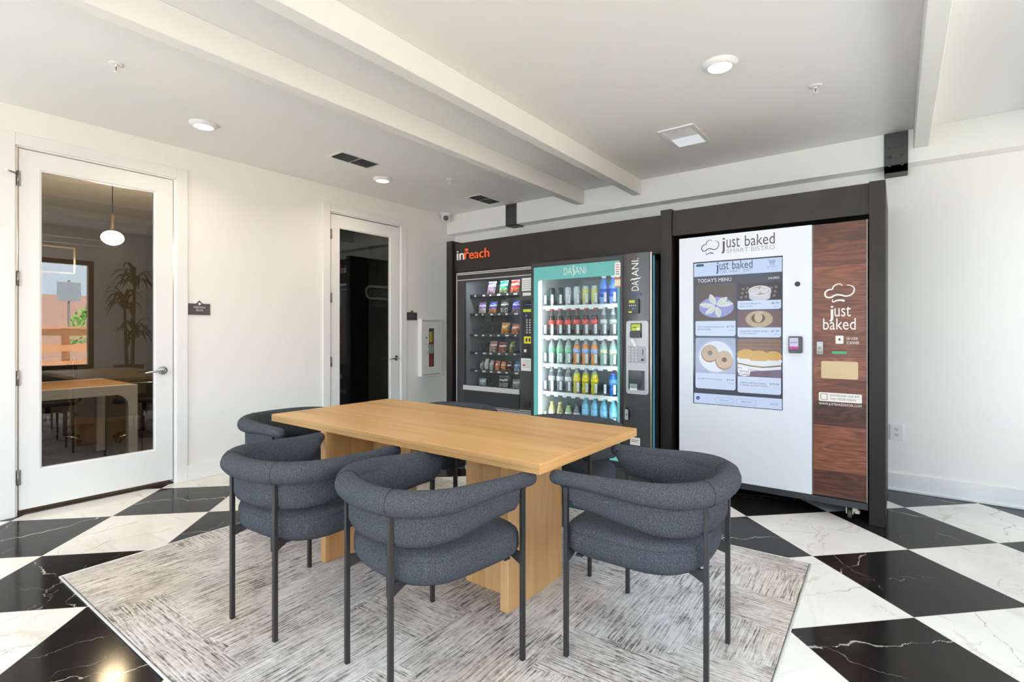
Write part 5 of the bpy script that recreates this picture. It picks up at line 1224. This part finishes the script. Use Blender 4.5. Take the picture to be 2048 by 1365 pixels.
def office_chair(label, x, y, rz):
    t = thing('office_chair', label, 'office chair', (x, y, 0.006), rz, 'black office chairs in the meeting room')
    b = MB()
    for k in range(5):
        a = 2 * math.pi * k / 5
        b.tube([(0, 0, 0.11), (0.16 * math.cos(a), 0.16 * math.sin(a), 0.085), (0.30 * math.cos(a), 0.30 * math.sin(a), 0.062)], [0.022, 0.018, 0.012], chrome, 8)
    bs = b.build('star_base', t, local=True)
    for k in range(5):
        a = 2 * math.pi * k / 5; c, s_ = 0.30 * math.cos(a), 0.30 * math.sin(a)
        MB().cyl((c - 0.02 * s_ / 0.3, s_ + 0.02 * c / 0.3, 0.028), (c + 0.02 * s_ / 0.3, s_ - 0.02 * c / 0.3, 0.028), 0.028, black, 14).build('castor', bs, local=True)
    MB().cyl((0, 0, 0.09), (0, 0, 0.43), 0.024, chrome, 14).build('gas_lift', t, local=True)
    MB().box((-0.24, -0.24, 0.43), (0.24, 0.24, 0.49), leath).build('seat', t, local=True, bevel=0.02, seg=3)
    m = MB()
    for k in range(6): m.box((-0.22, -0.27 - 0.012 * k, 0.53 + 0.068 * k), (0.22, -0.235 - 0.012 * k, 0.592 + 0.068 * k), leath)
    m.build('backrest', t, local=True, bevel=0.012, seg=3)
    for s_ in (-1, 1):
        MB().tube([(s_ * 0.25, 0.18, 0.46), (s_ * 0.27, 0.2, 0.60), (s_ * 0.27, 0.17, 0.66), (s_ * 0.27, -0.2, 0.66), (s_ * 0.25, -0.28, 0.62), (s_ * 0.235, -0.31, 0.93)], 0.012, chrome, 8).build('armrest', t, local=True)
    return t
oc = office_chair('black chrome office chair at the left edge of the first glass door', -7.35, 1.42, R(-100))
dup(oc, (-6.95, 2.18, 0.006), R(150), 'black office chair with chrome star base behind the white table leg')

# ------------------------------------------------------------------ behind and beside the camera: lamps, plant, outdoors
def globe_pendant(label, x, y, z):
    t = thing('globe_pendant', label, 'pendant lamp', (x, y, z), 0, 'globe pendants by the front windows')
    MB().ell((0, 0, 0), (0.085, 0.085, 0.085), globe, 20, 12).build('globe', t, local=True)
    MB().cyl((0, 0, 0.083), (0, 0, 0.20), 0.014, brass, 12).build('stem', t, local=True)
    MB().cyl((0, 0, 0.20), (0, 0, ZC - z), 0.004, black, 8).build('cord', t, local=True)
globe_pendant('globe pendant out of frame, mirrored in the kiosk screen', -2.3, -1.3, 1.95)
globe_pendant('second globe pendant out of frame, mirrored lower in the kiosk screen', -2.1, -1.75, 1.88)
t = thing('potted_plant', 'tall dracaena in a dark planter, mirrored in the first glass door', 'plant', (1.02, 3.06, 0))
pot = pm('dark_planter', (46, 46, 46), 0.5)
MB().lathe([(0.13, 0), (0.15, 0.02), (0.21, 0.62), (0.215, 0.66), (0.20, 0.66), (0.19, 0.60)], (0, 0, 0), pot, 28).build('planter', t, local=True)
m = MB()
for dx_, dy_, h in ((-0.03, 0.02, 1.25), (0.04, -0.02, 1.75), (0.0, 0.04, 2.15)): m.tube([(dx_, dy_, 0.58), (dx_ * 1.5, dy_ * 1.5, h * 0.6), (dx_ * 2.2, dy_ * 2, h)], [0.03, 0.025, 0.018], pm('cane_bark', (96, 84, 64), 0.8), 10)
m.build('cane', t, local=True)
random.seed(11); leafm = pm('dark_green_leaf', (44, 66, 40), 0.4)
m = MB()
for cx_, cy_, h in ((-0.066, 0.04, 1.25), (0.088, -0.04, 1.75), (0.0, 0.08, 2.15)):
    for k in range(26):
        a = random.uniform(0, 6.283); L = random.uniform(0.28, 0.40); dr_ = random.uniform(0.1, 0.5); w = random.uniform(0.022, 0.034); h0 = h - random.uniform(0, 0.22)
        vs = []
        for i in range(8):
            u = i / 7; r_ = L * (u ** 0.9) * 0.9; z = h0 + 0.30 * math.sin(math.pi * min(1, u * 0.75)) * (0.9 - dr_) + 0.05 - dr_ * u * u * 0.5
            wd = w * math.sin(math.pi * (0.12 + 0.86 * u)) + 0.001
            px, py = cx_ + r_ * math.cos(a), cy_ + r_ * math.sin(a)
            vs += [(px - wd * math.sin(a), py + wd * math.cos(a), z), (px, py, z - 0.3 * wd), (px + wd * math.sin(a), py - wd * math.cos(a), z)]
        m.add(vs, [(i * 3 + j, i * 3 + j + 1, i * 3 + j + 4, i * 3 + j + 3) for i in range(7) for j in (0, 1)], leafm, True)
m.build('foliage', t, local=True, recalc=False)

grassm = pm('lawn_green', (120, 140, 70), 0.95, var=0.35); brick = pm('faded_brick', (196, 148, 144), 0.85, var=0.12)
structure(MB().box((XR + 0.15, -20, -0.12), (26, 24, -0.02), grassm).build('ground_lawn'))
structure(MB().box((XR + 0.15, YF - 3.0, -0.03), (XR + 6.0, 14, -0.01), pm('pale_bounce_ground', (234, 231, 225), 0.9, var=0.05)).box((-24, -26, -0.12), (XR + 20, YF - 0.15, -0.02), MATS['pale_bounce_ground']).build('ground_bounce_slab'))  # pale ground added outside to bounce daylight up onto the ceiling
structure(MB().box((13, -8, -0.05), (13.4, 9, 2.45), brick).build('wall_brick'))
t = thing('rail_fence', 'orange brown timber rail fence outside the right window', 'fence', (5.0, 3.0, 0))
tim = pm('cedar_timber', (206, 142, 96), 0.8, var=0.15)
m = MB()
for z in (0.45, 0.80, 1.14): m.box((5.0, -4, z), (5.05, 8, z + 0.14), tim)
m.box((4.97, -4, 1.29), (5.09, 8, 1.33), tim); m.build('rail', t)
for y in (-3.0, -1.0, 1.0, 3.1, 5.2, 7.2): MB().box((5.05, y - 0.06, -0.02), (5.16, y + 0.06, 1.29), tim).build('post', t)
t = thing('street_sign', 'grey back of a street sign on a pole outside the right window', 'sign', (6.4, 3.5, 0))
MB().box((6.39, 3.22, 1.95), (6.40, 3.66, 2.40), pm('sign_back', (140, 150, 156), 0.4, 0.4)).build('sign_board', t)
MB().box((6.40, 3.42, -0.02), (6.44, 3.46, 2.45), pm('galvanised_post', (110, 112, 112), 0.5, 0.5)).build('post', t)
t = thing('garden_shrub', 'green shrub beyond the fence outside the right window', 'shrub', (7.5, 4.15, 0))
m = MB(); random.seed(3); bush = pm('bright_leaf', (110, 160, 70), 0.7)
for i in range(420):
    a, b_, r_ = random.uniform(0, 6.28), random.uniform(-0.2, 1.5), random.uniform(0.75, 1.05)
    p = Vector((0.55 * r_ * math.cos(a) * math.cos(b_), 0.55 * r_ * math.sin(a) * math.cos(b_), 0.95 + 0.95 * r_ * math.sin(b_)))
    q = Vector((random.uniform(-1, 1), random.uniform(-1, 1), random.uniform(-1, 1))).normalized(); w_ = q.orthogonal().normalized()
    m.add([p - q * 0.07, p + w_ * 0.035, p + q * 0.07, p - w_ * 0.035], [(0, 1, 2, 3)], bush)
m.build('foliage', t, local=True, recalc=False)
MB().cyl((0, 0, -0.02), (0, 0, 1.0), 0.05, pm('shrub_bark', (80, 64, 48), 0.9), 8).build('trunk', t, local=True)
